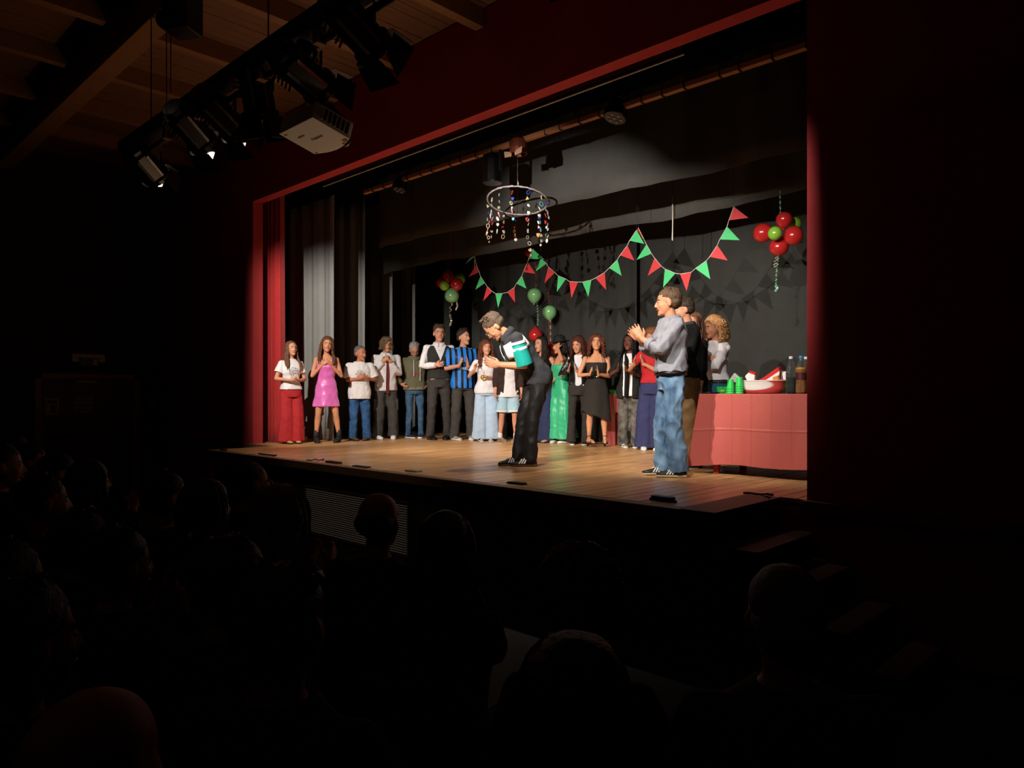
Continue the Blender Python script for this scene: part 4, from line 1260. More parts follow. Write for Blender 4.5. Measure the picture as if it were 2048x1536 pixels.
    body = b.build('body', P.skin, P.root)
    remesh(body, vox, smooth=2)
    P.body = body
    # face details
    if face:
        for sx in (-1, 1):
            q = B(); q.ell(Hd((sx * .030, .0785, .0)), (.0130, .0085, .0054), MH, 10, 6); e = q.build('eye', M_eye, P.root, smooth=True)
            if face > 1:
                q = B(); q.ell(Hd((sx * .030, .0842, .0)), (.0062, .0042, .0052), MH, 8, 6); q.build('iris', M_pup, e, smooth=True)
            q = B(); q.tube([Hd((sx * .013, .0915, .019)), Hd((sx * .030, .0885, .0245)), Hd((sx * .047, .074, .020))], [.0035, .0042, .0026], 6); q.build('eyebrow', mat('brow_' + brow[1:], brow, .7), P.root)
        u = .007 if smile else -.001
        q = B(); q.tube([Hd((-.026, .078, -.062 + u)), Hd((-.012, .0895, -.063)), Hd((0, .0925, -.064)), Hd((.012, .0895, -.063)), Hd((.026, .078, -.062 + u))], [.003, .006, .0066, .006, .003], 6); lp = q.build('lips', M_lip, P.root, smooth=True)
        if smile:
            q = B(); q.ell(Hd((0, .0925, -.062)), (.017, .007, .0042), MH, 8, 5); q.build('teeth', M_teeth, lp, smooth=True)
    if beard:
        q = B(); q.ell(Hd((0, .046, -.092)), (.049, .046, .032), MH, 16, 10); q.ell(Hd((0, .085, -.05)), (.026, .012, .006), MH, 10, 6)
        for sx in (-1, 1): q.ell(Hd((sx * .056, .02, -.06)), (.012, .03, .04), MH, 10, 8)
        lumpy(q, 0, .004, 60)
        q.build('beard', hairmat('beard_' + beard[1:], beard), P.root, smooth=True)
    return P

# ---- clothes
def sleeve_pts(P, side, length):
    S, E, Wr = P.arm[side]
    inn = S + P.RL @ V(-side * .05, 0, .0)
    if length <= 1:
        return [inn, S, S.lerp(E, length * .55), S.lerp(E, length)]
    f = length - 1
    return [inn, S, S.lerp(E, .5), E, E.lerp(Wr, f * .5), E.lerp(Wr, f)]
def top(P, m, z0=.86, z1=1.488, grow=.014, sleeves=.55, sr=(.060, .058, .062), flare=0.0, name='shirt', wr=.006, vox=.012, seed=1, cut=None, mod=None, wmul=1.0, only=None):
    b = B()
    if P.fem and z1 > 1.47: z1 = 1.47
    b.rings(torso_rings(P, z0, z1, grow, flare=flare, mod=mod, wmul=wmul, belly=P.belly))
    kk = .88 if P.fem else 1.0
    for side in (1, -1):
        if sleeves and (only is None or only == side):
            pts = sleeve_pts(P, side, sleeves)
            n = len(pts)
            rad = [sr[0] * kk] + [(sr[0] + (sr[1] - sr[0]) * min(1, i / (n * .5)) if i < n * .5 else sr[1] + (sr[2] - sr[1]) * (i - n * .5) / (n * .5)) * kk for i in range(1, n)]
            b.tube(pts, rad, 14, rounded=False)
            sr_ = max(sr[0] * kk, .054 * kk + .008); b.ell(P.arm[side][0], (sr_, sr_, sr_), None, 12, 8)
    o = b.build(name, m, P.root)
    remesh(o, vox, wr, seed, 2)
    if cut: CUTS.append((o, cut))
    return o
CUTS = []
def apply_cuts():
    for o, fn in CUTS:
        bm = bmesh.new(); bm.from_mesh(o.data)
        dead = [f for f in bm.faces if fn(f.calc_center_median())]
        bmesh.ops.delete(bm, geom=dead, context='FACES')
        for _ in range(8):
            bv = [v for v in bm.verts if v.is_boundary]
            new = []
            for v in bv:
                nb = [e.other_vert(v).co for e in v.link_edges if e.is_boundary]
                new.append((v.co + sum(nb, Vector())) / (1 + len(nb)))
            for v, c in zip(bv, new): v.co = c
        bm.to_mesh(o.data); bm.free()
        md = o.modifiers.new('solid', 'SOLIDIFY'); md.thickness = .006; md.offset = -1
def trousers(P, m, kind='jeans', hem=None, z1=1.0, name='trousers', wr=.006, vox=.012, seed=2, grow=.012, folds=0.0):
    b = B()
    b.rings(torso_rings(P, .80, z1, grow))
    rads = LEGS[kind]
    for side in (1, -1):
        hip, kn, ank, yaw = P.leg[side]
        if kind == 'shorts':
            pts = [hip, hip.lerp(kn, .35), hip.lerp(kn, .7), hip.lerp(kn, .88 if hem is None else hem)]
            rad = rads[:4]
        else:
            en = ank + V(0, -.006, -.045 if hem is None else hem)
            pts = [hip + V(0, 0, -.0), hip.lerp(kn, .5), kn, kn.lerp(en, .5), en]
            rad = list(rads)
        b.ell(hip + V(0, -.004, -.055), (rads[0] * .97, rads[0] * 1.06, .12), None, 14, 10)
        kk = .94 if P.fem and kind in ('jeans', 'slim', 'flare') else 1.0
        rs = []
        # resample with smooth radii and vertical folds
        N = 14
        t = []
        for i in range(N + 1):
            u = i / N * (len(pts) - 1); k = min(int(u), len(pts) - 2); f = u - k
            t.append((pts[k].lerp(pts[k + 1], f), (rad[k] + (rad[k + 1] - rad[k]) * f) * kk, i / N))
        for i, (c, r, v) in enumerate(t):
            ring = []
            d = (t[min(i + 1, N)][0] - t[max(i - 1, 0)][0]).normalized()
            X = Vector((1, 0, 0)); X = (X - d * X.dot(d)).normalized(); Y = d.cross(X) * -1
            for j in range(24):
                a = 2 * PI * j / 24
                rr_ = r * (1 + folds * v * math.sin(a * 6 + side))
                ring.append(c + X * math.cos(a) * rr_ + Y * math.sin(a) * rr_ * (1.0 if kind != 'wide' else .8))
            rs.append(ring)
        b.rings(rs[::-1])
    o = b.build(name, m, P.root)
    remesh(o, vox, wr, seed, 2)
    return o
def shoe(P, side, m, sole_m, h=.10, boot=0.0, sole=.024, k=1.0, heel=0.0, stripes=None, name='shoe', open_=False, toe=None):
    hip, kn, ank, yaw = P.leg[side]
    k = k * (.90 if P.fem else 1.0)
    M = Matrix.Translation((ank.x, ank.y - .0, ank.z - .085 if not heel else 0)) @ Matrix.Rotation(R(yaw), 4, 'Z')
    prof = [(-.070, .022, .050), (-.060, .031, .070), (-.035, .036, h), (.0, .038, h), (.03, .040, h * .86), (.07, .044, .072), (.11, .048, .058), (.15, .048, .050), (.18, .042, .043), (.20, .028, .034), (.207, .012, .026)]
    def ring(y, w, z0, z1, n=14):
        out = []
        for j in range(n):
            a = 2 * PI * j / n
            c, s_ = math.cos(a), math.sin(a)
            z = z0 + (z1 - z0) * (.5 + .5 * (math.copysign(abs(s_) ** .75, s_)))
            x = w * math.copysign(abs(c) ** .8, c) * (1 if s_ < .2 else 1 - .35 * (s_ - .2))
            out.append(M @ Vector((x * k, y * k, z)))
        return out
    def lift(y): return heel * max(0, min(1, (.10 - y) / .14))
    b = B()
    b.rings([ring(y, w, sole * .6 + lift(y), max(z * (k if not boot else 1), sole + .01) + lift(y)) for y, w, z in prof])
    if boot:
        b.tube([M @ V(0, .005, .05 + heel), M @ V(0, .0, .10 + heel), M @ V(0, -.0, boot)], [.052 * k, .047 * k, .047 * k], 14, rounded=False)
    o = b.build(name, m, P.root, smooth=True)
    b = B()
    b.rings([ring(y, w * 1.05 + .002, lift(y), sole + lift(y)) for y, w, z in prof])
    if heel: b.lathe([(.0, 0), (.020, 0), (.026, heel + .01), (0, heel + .01)], 10, M @ V(0, -.035 * k, 0))
    so = b.build('sole', sole_m, o, smooth=False)
    if toe:
        b = B(); b.ell(M @ V(0, .168 * k, .03), (.034 * k, .034 * k, .017), Matrix.Rotation(R(yaw), 3, 'Z'), 12, 8); b.build('toe_cap', toe, o, smooth=True)
    if stripes:
        for i in range(3):
            for sd in (-1, 1):
                y = .035 + i * .026
                b = B()
                q = [M @ V(sd * .0455 * k * (1 - .0 * i), (y + .022) * k, .028), M @ V(sd * .0455 * k, (y + .036) * k, .028), M @ V(sd * .030 * k, (y + .006) * k, .079 - i * .006), M @ V(sd * .030 * k, (y - .008) * k, .081 - i * .006)]
                w = [p + (M.to_3x3() @ V(sd * .0065, 0, .004)) for p in q]
                b.add(q + w, [(0, 1, 2, 3), (7, 6, 5, 4), (0, 4, 5, 1), (1, 5, 6, 2), (2, 6, 7, 3), (3, 7, 4, 0)])
                b.build('stripe', stripes, o)
    return o
def shoes(P, m, sole_m, **k):
    for side in (1, -1): shoe(P, side, m, sole_m, **k)
def skirt(P, m, z_top, z_hem, r_hem, folds=8, amp=.03, asym=0.0, name='skirt', grow=.014, vox=.012, wr=.003, seed=3, yoff=0.0, hemx=None, join_top=None, e=2.2, cut=None, dxh=0.0):
    b = B()
    rs = []
    N = 18
    rx0, ry0, c0 = lerp_prof(P.prof, z_top)
    for i in range(N + 1):
        v = i / N
        rx1, ry1, c1 = lerp_prof(P.prof, max(z_top - (z_top - z_hem) * v, .84)); rx1 *= P.wid; ry1 *= P.dep
        zz = z_top - (z_top - z_hem) * v
        g = grow
        rx = max(rx1 + g, 0); ry = max(ry1 + g, 0)
        if zz < .88:
            f = (.88 - zz) / max(.01, .88 - z_hem)
            rx = rx + (r_hem[0] - rx) * f; ry = ry + (r_hem[1] - ry) * f
        ring = []
        for j in range(40):
            a = 2 * PI * j / 40
            mm = 1 + amp * v * math.sin(folds * a + 1)
            x = rx * mm * math.cos(a); y = c1 + ry * mm * math.sin(a) + yoff * v
            dz = asym * v * (x / max(rx, .01)) + (.02 * v * math.sin(folds * a) if asym else 0)
            ring.append(P.U((x + dxh * v, y, 1.0)) * 0 + Vector((x + dxh * v, y, zz + dz)) + Vector((0, 0, P.U((0, 0, .94)).z - .94)))
        rs.append(ring)
    b.rings(rs[::-1])
    if join_top:
        b.rings(torso_rings(P, z_top - .03, join_top, grow))
    o = b.build(name, m, P.root)
    remesh(o, vox, wr, seed, 2)
    if cut: CUTS.append((o, cut))
    return o
def collar(P, m, z=1.468, open_=.5, h=.035, name='collar', r=(.075, .072)):
    """turned down shirt collar, two wings round the neck"""
    for sd in (1, -1):
        rows = []
        for j, (dr, dz) in enumerate(((-.012, .035), (.0, .045), (.014, .03), (.022, .0))):
            row = []
            for i in range(13):
                a = -PI / 2 + (PI * .93) * i / 12
                rr_ = 1 + .0 * i
                x = math.cos(a) * (r[0] + dr) * sd; y = math.sin(a) * (r[1] + dr) - .002
                z_ = z + dz - .03 * (i / 12) ** 1.5 - (.022 * (i / 12) ** 4 if j == 3 else 0)
                row.append(P.U((x, y + .01 * (i / 12), z_)))
            rows.append(row)
        b = B(); b.sheet(rows); b.build(name, m, P.root, smooth=True, solid=.006)

# ---- hair
def hair_strands(P, b, N, length, wave=.0, freq=9, rad=.0095, vol=1.0, front=48, rg=None, seg=14, top_z=.10, part=0, behind=False):
    rg = rg or random.Random(3)
    for i in range(N):
        ph = front + (360 - 2 * front) * (i + rg.random() * .8) / N
        a = R(ph)
        L = length * rg.uniform(.82, 1.05)
        vx = vol * rg.uniform(.92, 1.06)
        dx, dy = math.sin(a), math.cos(a)
        p0 = rg.uniform(0, 6.3)
        pts = []
        for k in range(seg + 1):
            u = k / seg
            arc = u * (L + .13)
            if arc < .13:
                t = arc / .13
                rr_ = .035 + (.085 * vx - .035) * math.sin(t * PI / 2); z = top_z + .012 - .10 * (1 - math.cos(t * PI / 2))
            else:
                rr_ = .085 * vx + .012 * min(1, (arc - .13) / .15) * vx; z = top_z - .088 - (arc - .13)
            x = dx * rr_ * .95; y = dy * rr_ * 1.12 - .015
            if z < -.12 and dy > -.3 and not behind:
                f = min(1, (-.12 - z) / .12)
                y += .055 * f; x += math.copysign(.02, dx) * f
            if z < -.10 and dy <= -.3:
                y -= .01
            w = wave * min(1, .3 + u * 1.2)
            tt = freq * u * 2 * PI + p0
            pts.append(P.Hd((x, y, z)) if z > -.1 else P.Hd((x, y, -.1)) + (P.RL @ V(0, 0, z + .1)) * 1.0)
            pts[-1] = pts[-1] + V(math.cos(tt) * w, math.sin(tt) * w, math.sin(tt * .7) * w * .5)
        r_ = rad * rg.uniform(.8, 1.2)
        b.tube(pts, [r_] * (seg - 2) + [r_ * .85, r_ * .6, r_ * .3], 5, rounded=False)
def hair(P, style, col, col2=None, seed=1, **k):
    b = B()
    MH = P.HR
    rg = random.Random(seed)
    m = hairmat('hair_' + col[1:] + ('_' + col2[1:] if col2 else ''), col, col2)
    def e(c, r, nu=24, nv=16): b.ell(P.Hd(c), tuple(q * P.hs for q in r), MH, nu, nv)
    if style in ('short', 'buzz', 'quiff'):
        g = .0 if style == 'buzz' else .004
        e((0, -.026, .047), (.080 + g, .098 + g, .082 + g)); e((0, -.040, .0), (.0795 + g * .6, .078 + g, .062))
        i0 = 0
        lumpy(b, i0, .003 if style == 'buzz' else .010, 45, seed)
        if style != 'buzz':
            for i in range(90 if style == 'quiff' else 60):
                a = rg.uniform(-1.9, 1.9); t = rg.uniform(.25, 1.0)
                q = V(math.sin(a) * .07 * math.sqrt(1 - t * t * .8), .045 * math.cos(a) - .03, .05 + .075 * t)
                d = V(math.sin(a) * .02, .03 if style == 'quiff' else .012, .016 if style == 'quiff' else .01) * rg.uniform(.6, 1.3)
                b.tube([P.Hd(q - d * .8), P.Hd(q + V(0, 0, .004)), P.Hd(q + d)], [.009, .008, .003], 5, rounded=False)
    elif style == 'mop':
        e((0, -.018, .045), (.092, .106, .088)); e((0, -.045, .0), (.090, .082, .075)); lumpy(b, 0, .016, 26, seed)
        hair_strands(P, b, 54, .10, .014, 2.5, .010, 1.12, 30, rg, 9)
        for i in range(14):
            x = -.07 + .14 * i / 13
            b.tube([P.Hd((x * .5, .03, .118)), P.Hd((x, .082 - abs(x) * .5, .095)), P.Hd((x * 1.15, .094 - abs(x) * .45, .055 + .02 * rg.random()))], [.011, .011, .005], 6, rounded=False)
    elif style in ('long', 'curly', 'wavy', 'braids'):
        g = dict(long=.004, curly=.012, wavy=.008, braids=.004)[style]
        e((0, -.032, .050), (.081 + g, .098 + g, .081 + g)); e((0, -.045, -.01), (.080 + g, .075 + g, .075)); lumpy(b, 0, .004 if style == 'long' else .010, 30, seed)
        L = k.get('length', .42)
        if style == 'long': hair_strands(P, b, k.get('n', 64), L, .004, 2, .0105, 1.03, k.get('front', 52), rg)
        if style == 'wavy': hair_strands(P, b, k.get('n', 64), L, .014, 3.2, .010, 1.10, k.get('front', 50), rg)
        if style == 'braids': hair_strands(P, b, k.get('n', 60), L, .002, 8, .008, 1.08, k.get('front', 50), rg)
        if style == 'curly':
            hair_strands(P, b, k.get('n', 80), L, .017, k.get('freq', 6), .0072, k.get('vol', 1.25), k.get('front', 46), rg, 30)
            hair_strands(P, b, k.get('n', 80) // 2, L * .6, .017, k.get('freq', 6), .0072, k.get('vol', 1.25) * 1.12, k.get('front', 46) + 6, rg, 24)
    elif style == 'bob':
        e((0, -.020, .044), (.088, .106, .088)); lumpy(b, 0, .006, 30, seed)
        hair_strands(P, b, 70, k.get('length', .16), .005, 2, .0115, 1.12, k.get('front', 48), rg, 10, behind=True)
    elif style == 'afro':
        e((0, -.02, .05), (.10, .115, .095)); e((0, -.05, .0), (.098, .09, .085)); lumpy(b, 0, .02, 30, seed)
        for i in range(170):
            a = rg.uniform(0, 6.28); t = rg.uniform(-.3, 1)
            q = V(math.cos(a) * .098 * math.sqrt(max(0, 1 - t * t)), math.sin(a) * .108 * math.sqrt(max(0, 1 - t * t)) - .025, .05 + .092 * t)
            if q.y > .05 and q.z < .06: continue
            b.ell(P.Hd(q), (.018, .018, .018), None, 7, 5)
        lumpy(b, 0, .006, 60, seed)
    elif style == 'fringe':
        e((0, -.040, .0), (.0825, .082, .058)); lumpy(b, 0, .006, 45, seed)
    return b.build('hair', m, P.root, smooth=True)
def glasses(P, m):
    b = B()
    for sx in (-1, 1):
        b.tube([P.Hd((sx * .031 + .022 * math.cos(a), .098, .0 + .017 * math.sin(a))) for a in [2 * PI * j / 14 for j in range(14)]], .0022, 5, closed=True)
        b.tube([P.Hd((sx * .053, .096, .004)), P.Hd((sx * .079, .04, .006)), P.Hd((sx * .080, -.01, .002))], .002, 5)
    b.tube([P.Hd((-.009, .099, .002)), P.Hd((.009, .099, .002))], .002, 5)
    return b.build('glasses', m, P.root)
def face_dir(pos, turn):
    c = Vector((-pos[0], -pos[1], 0)).normalized()
    rgt = Vector((-c.x, -c.y, 0)).cross(Vector((0, 0, 1)))
    d = c * math.cos(R(turn)) + rgt * math.sin(R(turn))
    return math.atan2(-d.x, d.y)
def on_stage(px, py):
    p = on_z(px, py, STAGE)
    return Vector((p.x, p.y, STAGE + .001))
def height(py_feet, py_top):
    d = (CAMZ - STAGE) * FPX / (py_feet - HOR)
    return (py_feet - py_top) * d / FPX
# ================================================================== THE PEOPLE ON THE STAGE
W_TEE = print_mat('white_tee_grey_print', '#efe9e6', '#8f8c8a', 1.24, .09, .08)
W_TEE2 = print_mat('white_tee_small_print', '#efe9e6', '#98928c', 1.27, .07, .06)
W_TEE3 = print_mat('white_tee_brown_print', '#efe9e6', '#b0805a', 1.22, .07, .12)
W_SHIRT = cloth('white_cotton_shirt', '#ece6e6')
SOLE_W = mat('white_rubber_sole', '#e8e4dc', .5)
SOLE_D = mat('dark_rubber_sole', '#1b1a18', .6)
def spec_pos(px, py, top): return on_stage(px, py), height(py, top)
def star(label, px, py, topy, turn, **k):
    p = on_stage(px, py)
    H = k.pop('H', None) or height(py, topy)
    return person(label, p, face_dir(p, turn), H, **k)

# 1 woman in wide red trousers, far left
P = star('woman with long straight hair, white tee and wide red trousers beside the red curtain', 582, 887, 685, 22, fem=True, hp=-6, hy=4, arms=clasp((.02, .24, 1.13), .25, .5), sk='#d99a78', smile=True, brow='#4a2f20', feet=((.09, 0, 14), (-.10, .02, -10)))
top(P, W_TEE, z0=.93, sleeves=.62, sr=(.066, .085, .095), flare=.02, grow=.018, seed=11, wr=.009)
trousers(P, cloth('wide_red_trouser_cloth', '#b52f32', var=.1), 'wide', z1=1.04, folds=.06, seed=12, wr=.004)
shoes(P, mat('beige_shoe', '#c79a5a', .5), SOLE_D, h=.07)
hair(P, 'long', '#5a3a28', '#8a5f42', 3, length=.40, front=58)
# 2 woman in the pink dress
P = star('curly haired woman in a short pink satin dress and black ankle boots', 653, 885, 676, 4, fem=True, hr=-6, hy=2, arms=clasp((.0, .17, 1.33), .75, .35), sk='#d8946e', smile=True, brow='#4a2c1c', bare_legs=True, bare_feet=False, feet=((.17, 0, 8, .03), (-.20, .02, -26, .03)), hip_shift=.0)
M_sat = mat('pink_satin', '#e06cb8', .36, sheen=.4, bump=.25, bscale=7, spec=.5)
skirt(P, M_sat, 1.30, .60, (.225, .165), folds=5, amp=.05, name='dress', wr=.008, seed=14, grow=.010)
b = B()
for sx in (-1, 1): b.tube([P.U((sx * .075, .125, 1.27)), P.U((sx * .085, .09, 1.40)), P.U((sx * .08, .0, 1.445)), P.U((sx * .07, -.09, 1.38))], .006, 6)
b.build('shoulder_strap', M_sat, P.root)
shoes(P, mat('black_suede_boot', '#1c1b1a', .7), SOLE_D, h=.11, boot=.21, heel=.03)
hair(P, 'wavy', '#4a2c1c', '#84553a', 5, length=.33, n=70, front=60)
# 3 short man, white tee, jeans
P = star('short man with cropped grey hair in a white printed tee and blue jeans', 719, 881, 695, 6, hy=34, hp=2, arms=clasp((-.05, .25, 1.20), .55, .5), sk='#c98464', brow='#6a5a4c', wid=1.02, hscale=1.2, feet=((.13, 0, 24), (-.14, .0, -24)))
top(P, W_TEE, z0=.78, sleeves=.85, sr=(.070, .092, .10), grow=.026, flare=.02, seed=21, wr=.009, wmul=1.03)
DENIM = cloth('mid_blue_denim', '#3f6a9c', hex2='#2c4a72')
trousers(P, DENIM, 'straight', seed=22, wr=.009)
shoes(P, mat('brown_trainer', '#5a4536', .6, var=.4, scale=60), SOLE_D, h=.085)
hair(P, 'buzz', '#8d857c', '#4e4740', 2)
# 4 young man with mop hair, tie, cargo trousers
P = star('mop haired young man with glasses, untucked white shirt and dark red tie', 772, 878, 676, 10, hp=4, hy=6, arms=clasp((.01, .20, 1.36), .85, .25), sk='#d29a76', brow='#4a3826', feet=((.15, 0, 12), (-.13, 0, -12)))
top(P, W_SHIRT, z0=.83, sleeves=2, sr=(.064, .062, .046), grow=.024, flare=.012, seed=31, wr=.010)
collar(P, W_SHIRT)
b = B(); b.prism([(-.028, .80), (0, .77), (.028, .80), (.026, 1.0), (.018, 1.30), (.012, 1.44), (-.012, 1.44), (-.018, 1.30), (-.026, 1.0)], .148, .160)
b.build('necktie', cloth('dark_red_tie', '#6e2c30'), P.root)
CARGO = cloth('charcoal_cargo_cloth', '#4b4844')
trousers(P, CARGO, 'baggy', seed=32, wr=.012)
for sd in (1, -1):
    h_, kn, an, yw = P.leg[sd]
    c = h_.lerp(kn, .75); b = B(); b.box((c.x + sd * .075 - .02, c.y - .07, c.z - .10), (c.x + sd * .075 + .035, c.y + .07, c.z + .08)); b.box((c.x + sd * .075 - .02, c.y - .075, c.z + .05), (c.x + sd * .075 + .042, c.y + .075, c.z + .10)); b.build('cargo_pocket', CARGO, P.root, bevel=.015)
shoes(P, mat('white_trainer', '#e8e6e2', .5), SOLE_W, h=.08, toe=SOLE_W)
hair(P, 'mop', '#4f3a28', '#8b7054', 4)
glasses(P, mat('thin_dark_frame', '#33291f', .3, metal=.5))
# 5 grey bearded man in an olive hoodie, looking down
P = star('grey haired bearded man in an olive hoodie looking down, hands on hips', 829, 876, 685, 16, hp=30, hy=-8, hr=6, beard='#8d857a', sk='#c98a6c', brow='#6a6056', wid=1.04,
         arms=(dict(w=(.25, .04, .98), f=(-.5, .75, -.5), n=(-.8, -.1, .3), curl=.5, pole=(1, -.5, -.1)), dict(w=(-.25, .04, .98), f=(.5, .75, -.5), n=(.8, -.1, .3), curl=.5, pole=(-1, -.5, -.1))), feet=((.12, 0, 18), (-.12, 0, -22)))
OLIVE = print_mat('olive_hoodie_cloth', '#6b664e', '#8e3f34', 1.17, .075, .03, th=.42)
top(P, OLIVE, z0=.90, sleeves=1.92, sr=(.070, .070, .05), grow=.030, seed=41, wr=.009, wmul=1.03)
b = B(); b.tube([P.U((-.085, -.04, 1.47)), P.U((-.07, .05, 1.47)), P.U((-.03, .105, 1.44)), P.U((.03, .105, 1.44)), P.U((.07, .05, 1.47)), P.U((.085, -.04, 1.47)), P.U((.05, -.11, 1.46)), P.U((-.05, -.11, 1.46))], .034, 9, closed=True); b.build('hood', OLIVE, P.root, smooth=True)
b = B()
for sx in (-1, 1): b.tube([P.U((sx * .05, .14, 1.42)), P.U((sx * .06, .166, 1.33)), P.U((sx * .058, .165, 1.13 if sx > 0 else 1.05))], .006, 6)
b.build('drawstring', W_SHIRT, P.root)
b = B(); b.rings(torso_rings(P, .88, .93, .030)); b.build('waistband', cloth('olive_rib', '#8a8164'), P.root, smooth=True)
trousers(P, cloth('faded_blue_denim', '#4c6b84', hex2='#2f4a66'), 'slim', seed=42, wr=.010)
shoes(P, mat('navy_trainer', '#2a2f48', .6), SOLE_W, h=.09, sole=.03)
hair(P, 'short', '#b3aba0', '#77706a', 6)
glasses(P, mat('dark_frame', '#1a1512', .3))
# 6 tall man in waistcoat
P = star('tall smiling man in a dark waistcoat over a white shirt', 878, 879, 652, 8, hy=0, hp=2, smile=True, sk='#d8987a', brow='#3c2a1c', arms=clasp((.0, .25, 1.17), .15, .55), feet=((.14, 0, 16), (-.13, 0, -20)))
top(P, W_SHIRT, z0=.92, sleeves=2, sr=(.062, .062, .042), grow=.012, seed=51, wr=.008)
collar(P, W_SHIRT, h=.04)
M_wst = cloth('dark_waistcoat_cloth', '#33302c')
top(P, M_wst, z0=.93, z1=1.445, sleeves=0, grow=.026, name='waistcoat', seed=52, wr=.003, vox=.009, cut=lambda c: (c.y > 0 and abs(c.x) < .085 * (c.z - 1.20) / .22 and c.z > 1.20) or c.z > 1.44)
b = B()
for k in range(4): b.ell((0, lerp_prof(MALE, .99 + k * .06)[1] + .035, .99 + k * .06), (.007, .004, .007), None, 8, 5)
b.build('button', mat('dark_button', '#15130f', .3), P.root)
trousers(P, cloth('dark_brown_grey_trousers', '#3f3a37'), 'jeans', seed=53, wr=.009)
shoes(P, mat('black_polished_shoe', '#12110f', .25), SOLE_D, h=.075)
hair(P, 'short', '#3a2a1e', '#6b5340', 7)
# 7 young man in the striped football shirt
P = star('young man in a blue and black striped football shirt with white sponsor lettering', 926, 880, 661, 14, hy=30, hp=-4, sk='#d6997a', brow='#2a1d14', arms=clap((.05, .27, 1.24), .07), feet=((.14, 0, 14), (-.14, 0, -14)))
JER = stripe_mat('blue_black_stripes', '#2f7fd6', '#15171c', .088, .42, shift=.20)
top(P, JER, z0=.82, sleeves=.95, sr=(.070, .080, .085), grow=.022, flare=.012, seed=61, wr=.007)
lettering('PIRELLI', .056, mat('white_flock', '#efeceb', .6), P.root, (0, .176, 1.135), (R(90), 0, PI), .004)
b = B(); b.tube([P.U((.072 * math.cos(a), .068 * math.sin(a) + .0, 1.475 - .03 * max(0, math.sin(a)))) for a in [2 * PI * j / 20 for j in range(20)]], .012, 6, closed=True); b.build('collar', mat('black_collar', '#16171a', .6), P.root)
b = B()
for sx in (-1, 1): b.box((sx * .115 - .012, -.01, 1.455), (sx * .115 + .012, .075, 1.466))
b.build('shoulder_badge', mat('gold_badge', '#c9a45a', .4), P.root)
trousers(P, cloth('charcoal_jeans', '#4a4642'), 'straight', seed=62, wr=.010)
shoes(P, mat('white_black_trainer', '#e4e1da', .5, scale=14, hex2='#1d1c1a'), SOLE_W, h=.10, sole=.032)
hair(P, 'quiff', '#241a14', '#4a3a2e', 8)
# 8 girl with the medal
P = star('girl with long auburn curls, white tee and pale blue wide trousers wearing a gold medal', 972, 882, 683, 2, fem=True, hy=10, hp=0, smile=True, sk='#dfa07e', brow='#5a3424',
         arms=(dict(w=(.20, .20, 1.26), f=(-.1, .3, .9), n=(-.6, .7, 0), curl=.9, pole=(.5, -.5, -.8)), dict(w=(-.02, .22, 1.12), f=(.9, .4, .1), n=(.2, .2, .9), curl=.6, pole=(-.75, -.3, -.8))), feet=((.11, 0, 10), (-.11, 0, -12)))
top(P, W_SHIRT, z0=.83, sleeves=.72, sr=(.062, .074, .080), grow=.022, flare=.015, seed=71, wr=.008)
PALE = cloth('pale_blue_trouser_cloth', '#b4cbe0', var=.08)
trousers(P, PALE, 'wide', seed=72, wr=.005, folds=.04)
shoes(P, mat('black_canvas', '#23201f', .7), SOLE_W, h=.075, toe=SOLE_W)
hair(P, 'curly', '#4a2618', '#8a4c30', 9, length=.38, n=70, vol=1.12, front=60)
b = B(); b.tube([P.U((-.05, .0, 1.47)), P.U((.02, .13, 1.36)), V(.055, .16, 1.16)], .007, 5, flat=.4); b.tube([P.U((.07, .0, 1.46)), P.U((.075, .13, 1.36)), V(.06, .16, 1.16)], .007, 5, flat=.4)
rb = b.build('medal_ribbon', mat('white_ribbon', '#e9e4e0', .5), P.root)
b = B(); b.lathe([(0, -.005), (.042, -.005), (.045, 0), (.042, .005), (.034, .003), (0, .003)], 24, (.057, .172, 1.115), Matrix.Rotation(-PI / 2, 4, 'X')); b.ell((.057, .177, 1.115), (.018, .004, .018)); b.build('medal', mat('gold_medal', '#d6ae52', .25, metal=.8), P.root, smooth=False)
# 9 person in pale shorts mostly hidden behind the bowing man
P = star('person in pale blue shorts and dark open shirt, mostly hidden behind the bowing man', 1017, 883, 690, 0, fem=False, hp=10, sk='#d09070', bare_legs=True, arms=(hang(1, .1), hang(-1, .1)), feet=((.15, 0, 30), (-.13, .02, -16)), brow='#3a2618')
top(P, W_SHIRT, z0=.80, sleeves=.5, grow=.022, flare=.02, seed=81, wr=.008)
top(P, cloth('dark_brown_overshirt', '#3a2a24'), z0=.84, sleeves=1.6, sr=(.070, .072, .062), grow=.040, name='open_shirt', seed=82, cut=lambda c: c.y > 0.02 and abs(c.x + .02) < .085 + .06 * (1.3 - c.z))
SHO = cloth('pale_blue_sport_cloth', '#a9c9d6')
trousers(P, SHO, 'shorts', hem=.92, seed=83, name='shorts')
b = B()
for sd in (1, -1):
    h_, kn, an, yw = P.leg[sd]
    c = h_.lerp(kn, .84); b.tube([c + V(0, 0, .012), c - V(0, 0, .012)], .1215, 20, rounded=False)
b.build('hem_band', W_SHIRT, P.root)
b = B()
for sd in (1, -1):
    h_, kn, an, yw = P.leg[sd]
    b.tube([an + V(0, 0, .06), an + V(0, 0, .0)], [.043, .045], 12)
b.build('sock', W_SHIRT, P.root, smooth=True)
shoes(P, mat('grey_brown_trainer', '#8a7260', .6, var=.3, scale=40), mat('grey_sole', '#9a9086', .6), h=.085)
hair(P, 'short', '#2c2018', None, 10)
